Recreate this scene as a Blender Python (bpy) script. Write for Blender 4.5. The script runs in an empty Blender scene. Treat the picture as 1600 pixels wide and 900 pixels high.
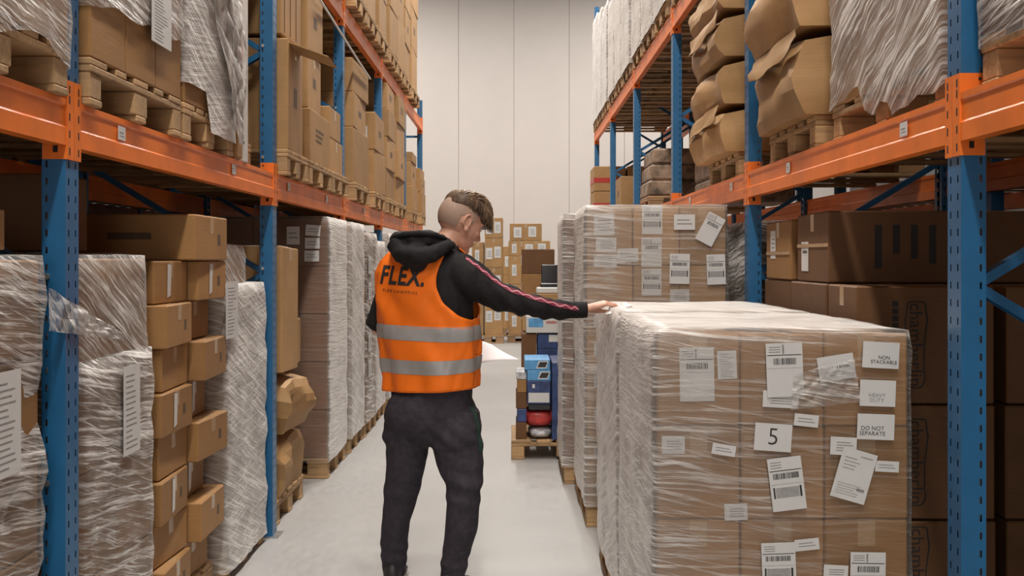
import bpy, bmesh, math, random
from mathutils import Vector, Matrix, noise
from mathutils.bvhtree import BVHTree

# ---------------------------------------------------------------- camera, world, lights, exposure
S = bpy.context.scene
C = S.collection
F = 1800.0                      # focal length in pixels of the 1600 x 900 frame
EYE = 1.5
cam_d = bpy.data.cameras.new('camera')
cam = bpy.data.objects.new('camera', cam_d)
C.objects.link(cam)
cam.location = (0, 0, EYE)
cam.rotation_euler = (math.radians(90), 0, 0)
cam_d.sensor_width = 36.0
cam_d.lens = 36.0 * F / 1600.0
cam_d.shift_y = -45.0 / 1600.0
cam_d.shift_x = -3.0 / 1600.0
cam_d.clip_start = 0.05
S.camera = cam
S.view_settings.view_transform = 'Standard'
S.view_settings.look = 'None'
S.view_settings.gamma = 1.0
S.view_settings.use_curve_mapping = False
S.view_settings.exposure = 0.0

world = bpy.data.worlds.new('world')
S.world = world
world.use_nodes = True
world.node_tree.nodes['Background'].inputs[0].default_value = (0.9, 0.93, 1.0, 1)
world.node_tree.nodes['Background'].inputs[1].default_value = 0.3

LAMP_Y = [-5.0, -2.0, 1.0, 4.0, 7.0, 10.0, 13.0, 16.0, 19.0]
LAMP_POWER = 175.0
LAMP_Z = 7.6
def area_light(x, y, z, sx, sy, power):
    d = bpy.data.lights.new('lamp_or_fill_light', 'AREA')
    d.shape = 'RECTANGLE'; d.size = sx; d.size_y = sy
    d.energy = power; d.color = (1.0, 0.94, 0.87)
    o = bpy.data.objects.new('lamp_or_fill_light', d); C.objects.link(o)
    o.location = (x, y, z)
    return o
for ly in LAMP_Y:
    area_light(0.0, ly, LAMP_Z - 0.13, 0.34, 1.5, LAMP_POWER)
WALL_WASH = [(-3.6, 20.6), (3.6, 20.6)]  # added lamps, placed to brighten the back wall
for lx, ly in WALL_WASH:
    area_light(lx, ly, LAMP_Z - 0.13, 0.34, 1.5, 280)
area_light(0.0, -6.85, 2.6, 3.2, 3.0, 150.0).rotation_euler = (math.radians(90), 0, 0)   # added fill light, before the made-up door behind the camera

random.seed(7)
R = random.random
def U(a, b): return a + (b - a) * random.random()

# ---------------------------------------------------------------- node helpers and materials
def new_mat(name):
    m = bpy.data.materials.new(name); m.use_nodes = True
    nt = m.node_tree
    return m, nt, nt.nodes['Principled BSDF']
def N(nt, t, **kw):
    n = nt.nodes.new(t)
    for k, v in kw.items(): setattr(n, k, v)
    return n
def math_node(nt, op, a, b=None):
    n = N(nt, 'ShaderNodeMath', operation=op)
    for i, v in enumerate((a, b)):
        if v is None: continue
        if isinstance(v, (int, float)): n.inputs[i].default_value = v
        else: nt.links.new(v, n.inputs[i])
    return n.outputs[0]
def ramp(nt, fac, stops):
    n = N(nt, 'ShaderNodeValToRGB')
    e = n.color_ramp.elements
    while len(e) < len(stops): e.new(0.5)
    for i, (p, c) in enumerate(stops):
        e[i].position = p
        e[i].color = (c, c, c, 1) if isinstance(c, (int, float)) else (*c, 1)
    nt.links.new(fac, n.inputs[0])
    return n.outputs[0]
def noise_node(nt, vec, scale, detail=3.0, rough=0.5):
    n = N(nt, 'ShaderNodeTexNoise')
    n.inputs['Scale'].default_value = scale
    n.inputs['Detail'].default_value = detail
    n.inputs['Roughness'].default_value = rough
    if vec is not None: nt.links.new(vec, n.inputs['Vector'])
    return n.outputs['Fac']
def scaled(nt, vec, s):
    n = N(nt, 'ShaderNodeMapping'); n.inputs['Scale'].default_value = s
    nt.links.new(vec, n.inputs['Vector'])
    return n.outputs[0]
def bump(nt, h, strength, dist, bs):
    b = N(nt, 'ShaderNodeBump')
    b.inputs['Strength'].default_value = strength; b.inputs['Distance'].default_value = dist
    nt.links.new(h, b.inputs['Height']); nt.links.new(b.outputs[0], bs.inputs['Normal'])

def simple(name, col, rough=0.6, metal=0.0, var=0.0, nscale=12.0, bumpy=0.0, spec=0.5, rnd=0.0):
    m, nt, bs = new_mat(name)
    bs.inputs['Roughness'].default_value = rough
    bs.inputs['Metallic'].default_value = metal
    bs.inputs['Specular IOR Level'].default_value = spec
    tc = N(nt, 'ShaderNodeTexCoord').outputs['Object']
    nz = noise_node(nt, tc, nscale, 4.0, 0.6)
    lo = tuple(c * (1 - var) for c in col); hi = tuple(min(1, c * (1 + var)) for c in col)
    out = ramp(nt, nz, [(0.3, lo), (0.7, hi)])
    if rnd:
        oi = N(nt, 'ShaderNodeObjectInfo')
        hs = N(nt, 'ShaderNodeHueSaturation')
        nt.links.new(out, hs.inputs['Color'])
        v = math_node(nt, 'ADD', math_node(nt, 'MULTIPLY', oi.outputs['Random'], rnd), 1.0 - rnd / 2)
        nt.links.new(v, hs.inputs['Value'])
        out = hs.outputs[0]
    nt.links.new(out, bs.inputs['Base Color'])
    if bumpy: bump(nt, nz, bumpy, 0.01, bs)
    return m

def cardboard(name, col, rnd=0.28):
    m, nt, bs = new_mat(name)
    bs.inputs['Roughness'].default_value = 0.62
    bs.inputs['Specular IOR Level'].default_value = 0.35
    tc = N(nt, 'ShaderNodeTexCoord').outputs['Object']
    big = noise_node(nt, tc, 5.0, 5.0, 0.6)
    fib = noise_node(nt, scaled(nt, tc, (3, 3, 90)), 2.0, 2.0, 0.5)
    mix = math_node(nt, 'ADD', math_node(nt, 'MULTIPLY', big, 0.7), math_node(nt, 'MULTIPLY', fib, 0.3))
    c = ramp(nt, mix, [(0.3, tuple(x * 0.8 for x in col)), (0.55, col), (0.75, tuple(min(1, x * 1.12) for x in col))])
    oi = N(nt, 'ShaderNodeObjectInfo')
    hs = N(nt, 'ShaderNodeHueSaturation'); nt.links.new(c, hs.inputs['Color'])
    nt.links.new(math_node(nt, 'ADD', math_node(nt, 'MULTIPLY', oi.outputs['Random'], rnd), 1 - rnd / 2), hs.inputs['Value'])
    nt.links.new(hs.outputs[0], bs.inputs['Base Color'])
    bump(nt, mix, 0.35, 0.004, bs)
    return m

def wood(name, col):
    m, nt, bs = new_mat(name)
    bs.inputs['Roughness'].default_value = 0.75
    tc = N(nt, 'ShaderNodeTexCoord').outputs['Object']
    g = noise_node(nt, scaled(nt, tc, (4, 30, 30)), 1.5, 5.0, 0.65)
    k = noise_node(nt, tc, 6.0, 3.0, 0.5)
    v = math_node(nt, 'ADD', math_node(nt, 'MULTIPLY', g, 0.6), math_node(nt, 'MULTIPLY', k, 0.4))
    c = ramp(nt, v, [(0.32, tuple(x * 0.5 for x in col)), (0.5, col), (0.7, tuple(min(1, x * 1.25) for x in col))])
    oi = N(nt, 'ShaderNodeObjectInfo')
    hs = N(nt, 'ShaderNodeHueSaturation'); nt.links.new(c, hs.inputs['Color'])
    nt.links.new(math_node(nt, 'ADD', math_node(nt, 'MULTIPLY', oi.outputs['Random'], 0.5), 0.75), hs.inputs['Value'])
    nt.links.new(hs.outputs[0], bs.inputs['Base Color'])
    bump(nt, g, 0.4, 0.003, bs)
    return m

def film_mat(name, lo, hi, slope=0.0, side=0.0, freq=60.0, slope2=None, grad=0.0, warp=0.05, th=(0.46, 0.66)):
    """Stretch film: clear plastic with thin wrinkles running round the load, their glints painted white."""
    m, nt, bs = new_mat(name)
    bs.inputs['Base Color'].default_value = (0.83, 0.80, 0.765, 1)
    bs.inputs['Roughness'].default_value = 0.3
    bs.inputs['Specular IOR Level'].default_value = 0.6
    tc = N(nt, 'ShaderNodeTexCoord').outputs['Object']
    sp = N(nt, 'ShaderNodeSeparateXYZ'); nt.links.new(tc, sp.inputs[0])
    u = math_node(nt, 'ADD', sp.outputs['X'], sp.outputs['Y'])
    w = math_node(nt, 'SUBTRACT', sp.outputs['X'], sp.outputs['Y'])
    wob = math_node(nt, 'MULTIPLY', noise_node(nt, tc, 2.5, 2.0), warp)
    def streak(sl, fq, uf, p0, p1):
        v = math_node(nt, 'ADD', math_node(nt, 'ADD', sp.outputs['Z'], math_node(nt, 'MULTIPLY', u, sl)), wob)
        cb = N(nt, 'ShaderNodeCombineXYZ')
        nt.links.new(math_node(nt, 'MULTIPLY', u, uf), cb.inputs[0])
        nt.links.new(math_node(nt, 'MULTIPLY', v, fq), cb.inputs[1])
        nt.links.new(math_node(nt, 'MULTIPLY', w, 1.2), cb.inputs[2])
        raw = noise_node(nt, cb.outputs[0], 1.0, 3.0, 0.62)
        return ramp(nt, raw, [(p0, 0.0), (p1, 1.0)]), raw
    s1, r1 = streak(slope, freq, 2.0, th[0], th[1])
    s2, r2 = streak(slope * 1.6 + 0.12 if slope2 is None else slope2, freq * 1.7, 3.0, th[0] + 0.05, th[1] + 0.01)
    patch = ramp(nt, noise_node(nt, scaled(nt, tc, (1, 1, 1.9)), 3.2, 4.0, 0.6), [(0.36, 0.0), (0.62, 1.0)])
    lines = math_node(nt, 'MAXIMUM', s1, math_node(nt, 'MULTIPLY', s2, 0.8))
    fac = math_node(nt, 'ADD', math_node(nt, 'MULTIPLY', patch, 0.13), math_node(nt, 'MULTIPLY', lines, math_node(nt, 'ADD', math_node(nt, 'MULTIPLY', patch, 0.6), 0.32)))
    fac = math_node(nt, 'ADD', math_node(nt, 'MULTIPLY', fac, hi - lo), lo)
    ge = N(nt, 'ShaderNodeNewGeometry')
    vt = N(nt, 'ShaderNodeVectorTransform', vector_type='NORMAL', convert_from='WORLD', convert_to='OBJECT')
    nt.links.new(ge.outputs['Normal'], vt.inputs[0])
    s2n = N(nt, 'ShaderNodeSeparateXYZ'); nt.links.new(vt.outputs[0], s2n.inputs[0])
    wall = math_node(nt, 'ABSOLUTE', s2n.outputs['Y'])       # faces looking down the aisle turn clearer; grazing sheen painted into the others
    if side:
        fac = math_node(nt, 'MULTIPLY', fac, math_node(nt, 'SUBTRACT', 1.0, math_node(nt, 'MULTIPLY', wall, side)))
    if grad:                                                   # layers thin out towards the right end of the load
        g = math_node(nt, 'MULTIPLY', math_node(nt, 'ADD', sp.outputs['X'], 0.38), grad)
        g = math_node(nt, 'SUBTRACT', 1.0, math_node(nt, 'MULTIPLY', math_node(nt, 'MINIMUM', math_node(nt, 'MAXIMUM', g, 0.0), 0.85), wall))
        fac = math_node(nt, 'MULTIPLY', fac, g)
    fr = N(nt, 'ShaderNodeFresnel'); fr.inputs['IOR'].default_value = 1.35
    fac = math_node(nt, 'MINIMUM', math_node(nt, 'ADD', fac, math_node(nt, 'MULTIPLY', fr.outputs[0], 0.5)), 0.97)
    tr = N(nt, 'ShaderNodeBsdfTransparent')
    mx = N(nt, 'ShaderNodeMixShader')
    nt.links.new(fac, mx.inputs[0]); nt.links.new(tr.outputs[0], mx.inputs[1]); nt.links.new(bs.outputs[0], mx.inputs[2])
    out = [n for n in nt.nodes if n.type == 'OUTPUT_MATERIAL'][0]
    nt.links.new(mx.outputs[0], out.inputs['Surface'])
    bump(nt, math_node(nt, 'ADD', r1, math_node(nt, 'MULTIPLY', r2, 0.5)), 0.7, 0.012, bs)
    return m

M = {}
M['card'] = cardboard('cardboard', (0.33, 0.172, 0.062))
M['card_light'] = cardboard('cardboard_light', (0.415, 0.24, 0.10))
M['card_dark'] = cardboard('cardboard_dark_shaded', (0.15, 0.070, 0.028), 0.2)  # darker cardboard copy, the shade of the rack bays put into its colour
M['card_red'] = cardboard('cardboard_red_brown', (0.235, 0.115, 0.06), 0.15)
M['tape'] = simple('packing_tape', (0.42, 0.27, 0.14), 0.25, var=0.1)
M['ink'] = simple('box_print_ink', (0.11, 0.065, 0.035), 0.7, var=0.25, nscale=60)
M['ink_dark'] = simple('black_print_ink', (0.025, 0.022, 0.022), 0.7)
M['ink_grey'] = simple('grey_print_ink', (0.26, 0.25, 0.25), 0.7, var=0.3, nscale=150)
M['paper'] = simple('label_paper', (0.64, 0.635, 0.62), 0.5, var=0.03)
M['sheet'] = simple('office_paper', (0.88, 0.87, 0.88), 0.6)
M['wood'] = wood('pallet_wood', (0.43, 0.27, 0.13))
M['wood_dark'] = wood('weathered_pallet_wood', (0.34, 0.21, 0.11))
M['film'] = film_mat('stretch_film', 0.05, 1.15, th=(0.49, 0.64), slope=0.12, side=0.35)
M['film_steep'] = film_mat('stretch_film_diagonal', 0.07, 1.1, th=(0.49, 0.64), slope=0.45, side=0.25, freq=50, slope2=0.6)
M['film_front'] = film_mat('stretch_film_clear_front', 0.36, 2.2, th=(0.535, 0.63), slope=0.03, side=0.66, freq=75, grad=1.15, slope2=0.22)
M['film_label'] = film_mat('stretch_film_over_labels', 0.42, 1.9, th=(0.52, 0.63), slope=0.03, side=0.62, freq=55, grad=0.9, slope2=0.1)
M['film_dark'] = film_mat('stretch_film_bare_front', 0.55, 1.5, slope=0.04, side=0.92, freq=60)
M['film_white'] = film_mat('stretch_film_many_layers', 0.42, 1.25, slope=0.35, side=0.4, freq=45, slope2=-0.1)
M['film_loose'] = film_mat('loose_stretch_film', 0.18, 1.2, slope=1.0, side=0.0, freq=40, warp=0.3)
M['blue'] = simple('blue_rack_paint', (0.014, 0.120, 0.275), 0.36, var=0.12, nscale=7, spec=0.55)
M['orange'] = simple('orange_rack_paint', (0.82, 0.185, 0.018), 0.42, var=0.14, nscale=5, spec=0.5)
M['steel'] = simple('zinc_steel', (0.55, 0.54, 0.52), 0.35, metal=0.9, var=0.1)
M['black'] = simple('dark_hole', (0.01, 0.01, 0.01), 0.8)
M['white_board'] = simple('white_board', (0.62, 0.58, 0.54), 0.6, var=0.08)
M['strap'] = simple('white_plastic_strap', (0.62, 0.60, 0.57), 0.4)
M['orange_tape'] = simple('orange_tape', (0.75, 0.12, 0.02), 0.35, var=0.2, nscale=40)
M['red_tape'] = simple('red_tape', (0.45, 0.03, 0.02), 0.4)
M['navy'] = simple('navy_printed_card', (0.03, 0.055, 0.16), 0.4, var=0.5, nscale=18)
M['sky'] = simple('light_blue_print', (0.10, 0.33, 0.62), 0.4, var=0.3, nscale=20)
M['white_print'] = simple('white_print', (0.62, 0.62, 0.60), 0.5)
M['red_bag'] = simple('red_sack', (0.45, 0.04, 0.035), 0.4, var=0.5, nscale=14)
M['grey_bag'] = simple('grey_white_sack', (0.42, 0.42, 0.43), 0.4, var=0.7, nscale=22)
M['mottled'] = simple('mottled_bundle', (0.27, 0.19, 0.13), 0.6, var=0.75, nscale=9, bumpy=0.5)
M['screen'] = simple('black_plastic', (0.015, 0.015, 0.018), 0.25)

# ---------------------------------------------------------------- mesh helpers
class MB:
    def __init__(s): s.v = []; s.f = []; s.m = []; s.sm = False
    def add(s, vs, fs, mi=0, T=None):
        b = len(s.v)
        s.v += [tuple(T @ Vector(p)) if T else tuple(p) for p in vs]
        s.f += [tuple(b + i for i in f) for f in fs]; s.m += [mi] * len(fs)
        return s
    def box(s, x0, x1, y0, y1, z0, z1, mi=0, T=None):
        vs = [(x, y, z) for z in (z0, z1) for y in (y0, y1) for x in (x0, x1)]
        return s.add(vs, [(0, 2, 3, 1), (4, 5, 7, 6), (0, 1, 5, 4), (2, 6, 7, 3), (0, 4, 6, 2), (1, 3, 7, 5)], mi, T)
    def cbox(s, x0, x1, y0, y1, z0, z1, c=0.004, mi=0, T=None):
        """box with chamfered edges: 24 vertices, 26 faces"""
        lo = (x0, y0, z0); hi = (x1, y1, z1); vs = []; idx = {}
        for sx in (0, 1):
            for sy in (0, 1):
                for sz in (0, 1):
                    sg = (sx, sy, sz)
                    for ax in range(3):
                        p = []
                        for k in range(3):
                            e = hi[k] if sg[k] else lo[k]
                            p.append(e if k == ax else (e - c if sg[k] else e + c))
                        idx[(sg, ax)] = len(vs); vs.append(p)
        fs = []
        for ax in range(3):
            a, b = [k for k in range(3) if k != ax]
            for sd in (0, 1):
                q = []
                for (i, j) in ((0, 0), (1, 0), (1, 1), (0, 1)):
                    g = [0, 0, 0]; g[ax] = sd; g[a] = i; g[b] = j
                    q.append(idx[(tuple(g), ax)])
                fs.append(tuple(q))
            for i in (0, 1):
                for j in (0, 1):
                    g0 = [0, 0, 0]; g1 = [0, 0, 0]
                    g0[a] = g1[a] = i; g0[b] = g1[b] = j; g0[ax] = 0; g1[ax] = 1
                    g0 = tuple(g0); g1 = tuple(g1)
                    fs.append((idx[(g0, a)], idx[(g1, a)], idx[(g1, b)], idx[(g0, b)]))
            
        for sx in (0, 1):
            for sy in (0, 1):
                for sz in (0, 1):
                    fs.append(tuple(idx[((sx, sy, sz), k)] for k in range(3)))
        return s.add(vs, fs, mi, T)
    def bar(s, p0, p1, w, h, mi=0, up=(0, 0, 1)):
        p0 = Vector(p0); p1 = Vector(p1); d = (p1 - p0); L = d.length; d.normalize()
        a = Vector(up).cross(d)
        if a.length < 1e-4: a = Vector((1, 0, 0)).cross(d)
        a.normalize(); b = d.cross(a)
        T = Matrix((( d.x, a.x, b.x, p0.x), (d.y, a.y, b.y, p0.y), (d.z, a.z, b.z, p0.z), (0, 0, 0, 1)))
        return s.box(0, L, -w / 2, w / 2, -h / 2, h / 2, mi, T)
    def tube(s, pts, rad, n=8, mi=0, cap=True):
        pts = [Vector(p) for p in pts]
        rad = rad if isinstance(rad, (list, tuple)) else [rad] * len(pts)
        rings = []; prev = None
        for i, p in enumerate(pts):
            d = (pts[min(i + 1, len(pts) - 1)] - pts[max(i - 1, 0)]).normalized()
            ref = prev if prev is not None else (Vector((0, 0, 1)) if abs(d.z) < 0.9 else Vector((1, 0, 0)))
            a = (ref - d * ref.dot(d))
            if a.length < 1e-5: a = Vector((1, 0, 0)) - d * d.x
            a.normalize(); prev = a; b = d.cross(a)
            r = rad[i]; r = r if isinstance(r, (tuple, list)) else (r, r)
            rings.append([p + a * (r[0] * math.cos(2 * math.pi * k / n)) + b * (r[1] * math.sin(2 * math.pi * k / n)) for k in range(n)])
        return s.loft(rings, mi, cap)
    def loft(s, rings, mi=0, cap=True):
        n = len(rings[0]); vs = [p for r in rings for p in r]; fs = []
        for i in range(len(rings) - 1):
            for k in range(n):
                k2 = (k + 1) % n
                fs.append((i * n + k, i * n + k2, (i + 1) * n + k2, (i + 1) * n + k))
        if cap:
            fs.append(tuple(reversed(range(n)))); fs.append(tuple((len(rings) - 1) * n + k for k in range(n)))
        return s.add(vs, fs, mi)
    def ball(s, c, r, n=16, m=10, mi=0, T=None, rot=None):
        r = r if isinstance(r, (tuple, list)) else (r, r, r)
        vs = [Vector((0, 0, -1))]; fs = []
        for i in range(1, m):
            t = math.pi * i / m
            for k in range(n):
                a = 2 * math.pi * k / n
                vs.append(Vector((math.sin(t) * math.cos(a), math.sin(t) * math.sin(a), -math.cos(t))))
        vs.append(Vector((0, 0, 1)))
        for k in range(n):
            k2 = (k + 1) % n
            fs.append((0, 1 + k2, 1 + k)); fs.append((len(vs) - 1, 1 + (m - 2) * n + k, 1 + (m - 2) * n + k2))
            for i in range(m - 2):
                fs.append((1 + i * n + k, 1 + i * n + k2, 1 + (i + 1) * n + k2, 1 + (i + 1) * n + k))
        c = Vector(c)
        out = []
        for p in vs:
            q = Vector((p.x * r[0], p.y * r[1], p.z * r[2]))
            if rot: q = rot @ q
            out.append(q + c)
        return s.add(out, fs, mi, T)
    def mesh(s, name, mats, smooth=False, fix=True):
        me = bpy.data.meshes.new(name)
        me.from_pydata([tuple(p) for p in s.v], [], s.f)
        for m in mats: me.materials.append(m)
        me.polygons.foreach_set('material_index', s.m)
        me.polygons.foreach_set('use_smooth', [smooth] * len(s.f))
        if fix:
            bm = bmesh.new(); bm.from_mesh(me); bmesh.ops.recalc_face_normals(bm, faces=bm.faces); bm.to_mesh(me); bm.free()
        me.update()
        return me
    def build(s, name, mats, parent=None, loc=(0, 0, 0), smooth=False, fix=True):
        return link(name, s.mesh(name, mats if isinstance(mats, (list, tuple)) else [mats], smooth, fix), parent, loc)

def link(name, me, parent=None, loc=(0, 0, 0), rot=(0, 0, 0)):
    o = bpy.data.objects.new(name, me); C.objects.link(o)
    if parent is not None: o.parent = parent
    o.location = loc; o.rotation_euler = rot
    return o
def tag(o, label, cat, group=None, kind=None):
    o['label'] = label; o['category'] = cat
    if group: o['group'] = group
    if kind: o['kind'] = kind
    return o
def thing(name, label, cat, loc=(0, 0, 0), group=None, rz=0.0):
    o = bpy.data.objects.new(name, None); C.objects.link(o)
    o.empty_display_size = 0.1
    o.location = loc; o.rotation_euler = (0, 0, rz)
    return tag(o, label, cat, group)
def struct(o, label, cat): 
    o['kind'] = 'structure'; o['label'] = label; o['category'] = cat
    return o
def wpt(px, py, Y):
    """point of the place seen at a photograph coordinate, at distance Y"""
    return Vector(((px - 803) * Y / F, Y, EYE - (py - 405) * Y / F))
def ynear(px, X): return X * F / (px - 803.0)

# ---------------------------------------------------------------- the building
def plane_box(name, x0, x1, y0, y1, z0, z1, mat, label, cat):
    return struct(MB().box(x0, x1, y0, y1, z0, z1).build(name, mat), label, cat)
mf, nt, bs = new_mat('sealed_concrete_floor')
tc = N(nt, 'ShaderNodeTexCoord').outputs['Object']
n1 = noise_node(nt, tc, 0.8, 6.0, 0.6); n2 = noise_node(nt, scaled(nt, tc, (3, 1, 1)), 9.0, 5.0, 0.7)
mixv = math_node(nt, 'ADD', math_node(nt, 'MULTIPLY', n1, 0.6), math_node(nt, 'MULTIPLY', n2, 0.4))
nt.links.new(ramp(nt, mixv, [(0.3, (0.34, 0.333, 0.325)), (0.7, (0.42, 0.412, 0.402))]), bs.inputs['Base Color'])
nt.links.new(ramp(nt, n2, [(0.3, 0.34), (0.7, 0.5)]), bs.inputs['Roughness'])
bump(nt, n2, 0.05, 0.01, bs)
M['floor'] = mf
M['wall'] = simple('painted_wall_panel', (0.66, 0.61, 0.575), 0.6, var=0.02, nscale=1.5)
M['wall_dim'] = simple('side_wall_darkened', (0.10, 0.09, 0.085), 0.7, var=0.03, nscale=1.5)  # colour darkened so the rack depths look shaded and less light bounces
YB = 24.0
plane_box('floor', -7, 7, -7, YB, -0.2, 0, M['floor'], 'pale grey sealed concrete warehouse floor', 'floor')
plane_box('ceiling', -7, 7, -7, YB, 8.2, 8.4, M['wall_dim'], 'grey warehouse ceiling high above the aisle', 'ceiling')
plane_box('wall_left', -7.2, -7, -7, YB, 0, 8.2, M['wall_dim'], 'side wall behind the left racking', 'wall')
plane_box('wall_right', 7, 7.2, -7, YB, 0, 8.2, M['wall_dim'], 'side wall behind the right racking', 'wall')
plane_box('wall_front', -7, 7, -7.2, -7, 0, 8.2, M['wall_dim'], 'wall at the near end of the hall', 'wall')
wb = plane_box('wall_back', -7, 7, YB + 0.02, YB + 0.2, 0, 8.2, M['wall'], 'plain off-white panelled wall closing the aisle', 'wall')
pm = MB().cbox(-0.572, 0.572, -0.02, 0.0, 0, 8.2, 0.004).mesh('wall_panel', [M['wall']])
for k in range(12):
    link('wall_panel', pm, wb, (-6.42 + 1.1525 * k + 0.08, YB + 0.02, 0))
fill_panel = plane_box('fill_panel_1', -1.7, 1.7, -7.0, -6.93, 1.05, 4.15, M['wall_dim'], 'added framed panel on the near wall, behind the fill light', 'added panel')  # made-up panel and frame behind the added fill light
for (xa, xb, za, zb_) in ((-1.8, -1.62, 0.95, 4.25), (1.62, 1.8, 0.95, 4.25), (-1.62, 1.62, 0.95, 1.08), (-1.62, 1.62, 4.12, 4.25)):
    MB().cbox(xa, xb, -6.95, -6.88, za, zb_, 0.01).build('fill_panel_frame', M['blue'], fill_panel)
for lx, ly in [(0, q) for q in LAMP_Y] + WALL_WASH:
    t = thing('ceiling_lamp', ('long white lamp over the aisle, %s one counted from the near wall' % ['first', 'second', 'third', 'fourth', 'fifth', 'sixth', 'seventh', 'eighth', 'ninth'][LAMP_Y.index(ly)]) if lx == 0 else 'added unseen lamp washing the back wall, %s one' % ('left' if lx < 0 else 'right'), 'lamp', (lx, ly, LAMP_Z), 'ceiling lamps')
    MB().cbox(-0.2, 0.2, -0.8, 0.8, -0.1, 0.0, 0.01).build('housing', M['white_board'], t)
    for hy_ in (-0.6, 0.588): MB().box(-0.006, 0.006, hy_, hy_ + 0.012, 0, 0.6).build('hanger', M['steel'], t)

# ---------------------------------------------------------------- racking
ZB1, ZB2, BH = 1.965, 3.45, 0.135      # top of the two beam levels, beam depth
XL, XR = -1.30, 1.25                   # aisle-side plane of each rack
YL = [0.55, 3.44, 6.31, 8.85, 11.38, 13.9, 16.4]
YR = [0.40, 3.32, 6.24, 9.16, 12.08, 15.0, 17.9]
RD = 1.1                               # rack depth
PW, PD = 0.10, 0.07                    # post width along the aisle, depth

def post_mesh(h):
    """open omega-section post with two columns of slots punched in its face and one in its flank (local: face looks to +x at x=0, y -PW..0)"""
    mb = MB()
    us = [0.0, 0.020, 0.028, 0.072, 0.080, PW]          # across the face
    pitch = 0.05; rows = int(h / pitch)
    def grid(fn, us, holes):
        for r in range(rows):
            zs = [r * pitch, r * pitch + 0.016, r * pitch + 0.036, (r + 1) * pitch]
            for a in range(len(us) - 1):
                if a in holes:
                    for b in (0, 2):
                        mb.add([fn(us[a], zs[b]), fn(us[a + 1], zs[b]), fn(us[a + 1], zs[b + 1]), fn(us[a], zs[b + 1])], [(0, 1, 2, 3)])
                else:
                    mb.add([fn(us[a], zs[0]), fn(us[a + 1], zs[0]), fn(us[a + 1], zs[3]), fn(us[a], zs[3])], [(0, 1, 2, 3)])
    groove = lambda u: -0.008 if 0.035 < u < 0.065 else 0.0
    grid(lambda u, z: (0.0, -u, z), us, (1, 3))
    grid(lambda u, z: (-u, -PW, z), [0.0, 0.052, 0.058, PD], (1,))
    grid(lambda u, z: (-u, 0.0, z), [0.0, 0.052, 0.058, PD], (1,))
    H = rows * pitch
    mb.box(-PD, -PD + 0.002, -PW, -PW + 0.03, 0, H); mb.box(-PD, -PD + 0.002, -0.03, 0, 0, H)
    mb.box(-0.052, -0.050, -PW + 0.004, -0.004, 0, H, 1)
    return mb.mesh('post', [M['blue'], M['black']], fix=False)
post_full = post_mesh(5.4); post_low = post_mesh(3.8)
foot_me = MB().box(-0.11, 0.035, -0.125, 0.025, 0, 0.006).add(
    [(0.018 + 0.008 * math.cos(a * math.pi / 3), -0.11 + 0.008 * math.sin(a * math.pi / 3), z) for z in (0.006, 0.018) for a in range(6)],
    [(0, 1, 2, 3, 4, 5), (6, 7, 8, 9, 10, 11)] + [(i, (i + 1) % 6, 6 + (i + 1) % 6, 6 + i) for i in range(6)]).mesh('foot_plate', [M['steel']])
bolt_me = MB().tube([(0, 0, 0), (0, -0.007, 0)], 0.009, 6).mesh('bolt', [M['steel']])
def brace_mesh(z0, z1):
    mb = MB(); a = Vector((-PD, -0.05, z0)); b = Vector((-RD + PD, -0.05, z1))
    mb.bar(a, b, 0.04, 0.003); d = (b - a).normalized(); n = Vector((-d.z, 0, d.x))
    mb.bar(a + Vector((0, 0.02, 0)) + n * 0.012, b + Vector((0, 0.02, 0)) + n * 0.012, 0.003, 0.028)
    mb.bar(a + Vector((0, -0.02, 0)) + n * 0.012, b + Vector((0, -0.02, 0)) + n * 0.012, 0.003, 0.028)
    return mb.mesh('brace', [M['blue']])
def brace_set(h):
    out = []; z = 0.25; up = True
    out.append(brace_mesh(0.2, 0.2))
    while z + 0.6 < h:
        out.append(brace_mesh(z, z + 0.58) if up else brace_mesh(z + 0.58, z)); up = not up; z += 0.6
    out.append(brace_mesh(z, z))
    return out
braces_full, braces_low = brace_set(5.4), brace_set(3.8)
ORD = ['nearest', 'second', 'third', 'fourth', 'fifth', 'sixth', 'seventh', 'eighth', 'ninth', 'tenth', 'eleventh', 'twelfth']
def upright(side, i, y):
    left = side < 0
    low = left and i == 6
    where = 'left' if left else 'right'
    lab = ('blue perforated rack upright beside the camera on the %s' % where) if i == 0 else \
          ('blue perforated rack upright on the %s of the aisle, %s in view from the camera' % (where, ORD[i - 1]))
    x = XL if left else XR
    t = thing('rack_upright', lab, 'rack upright', (x, y if left else y - PW, 0), ('left' if left else 'right') + ' rack uprights', 0 if left else math.pi)
    # local +x looks to the aisle
    me = post_low if low else post_full
    link('post', me, t, (0, 0, 0)); link('post', me, t, (-RD, -PW, 0), (0, 0, math.pi))
    link('foot_plate', foot_me, t, (0, 0, 0)); link('foot_plate', foot_me, t, (-RD + 0.03, 0, 0))
    for b in (braces_low if low else braces_full): link('brace', b, t)
    for z in (0.2, 0.85, 1.45, 2.05, 2.65): link('bolt', bolt_me, t, (-0.053, -PW, z))
    return t
for i, y in enumerate(YL): upright(-1, i, y)
for i, y in enumerate(YR): upright(1, i, y)

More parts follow.
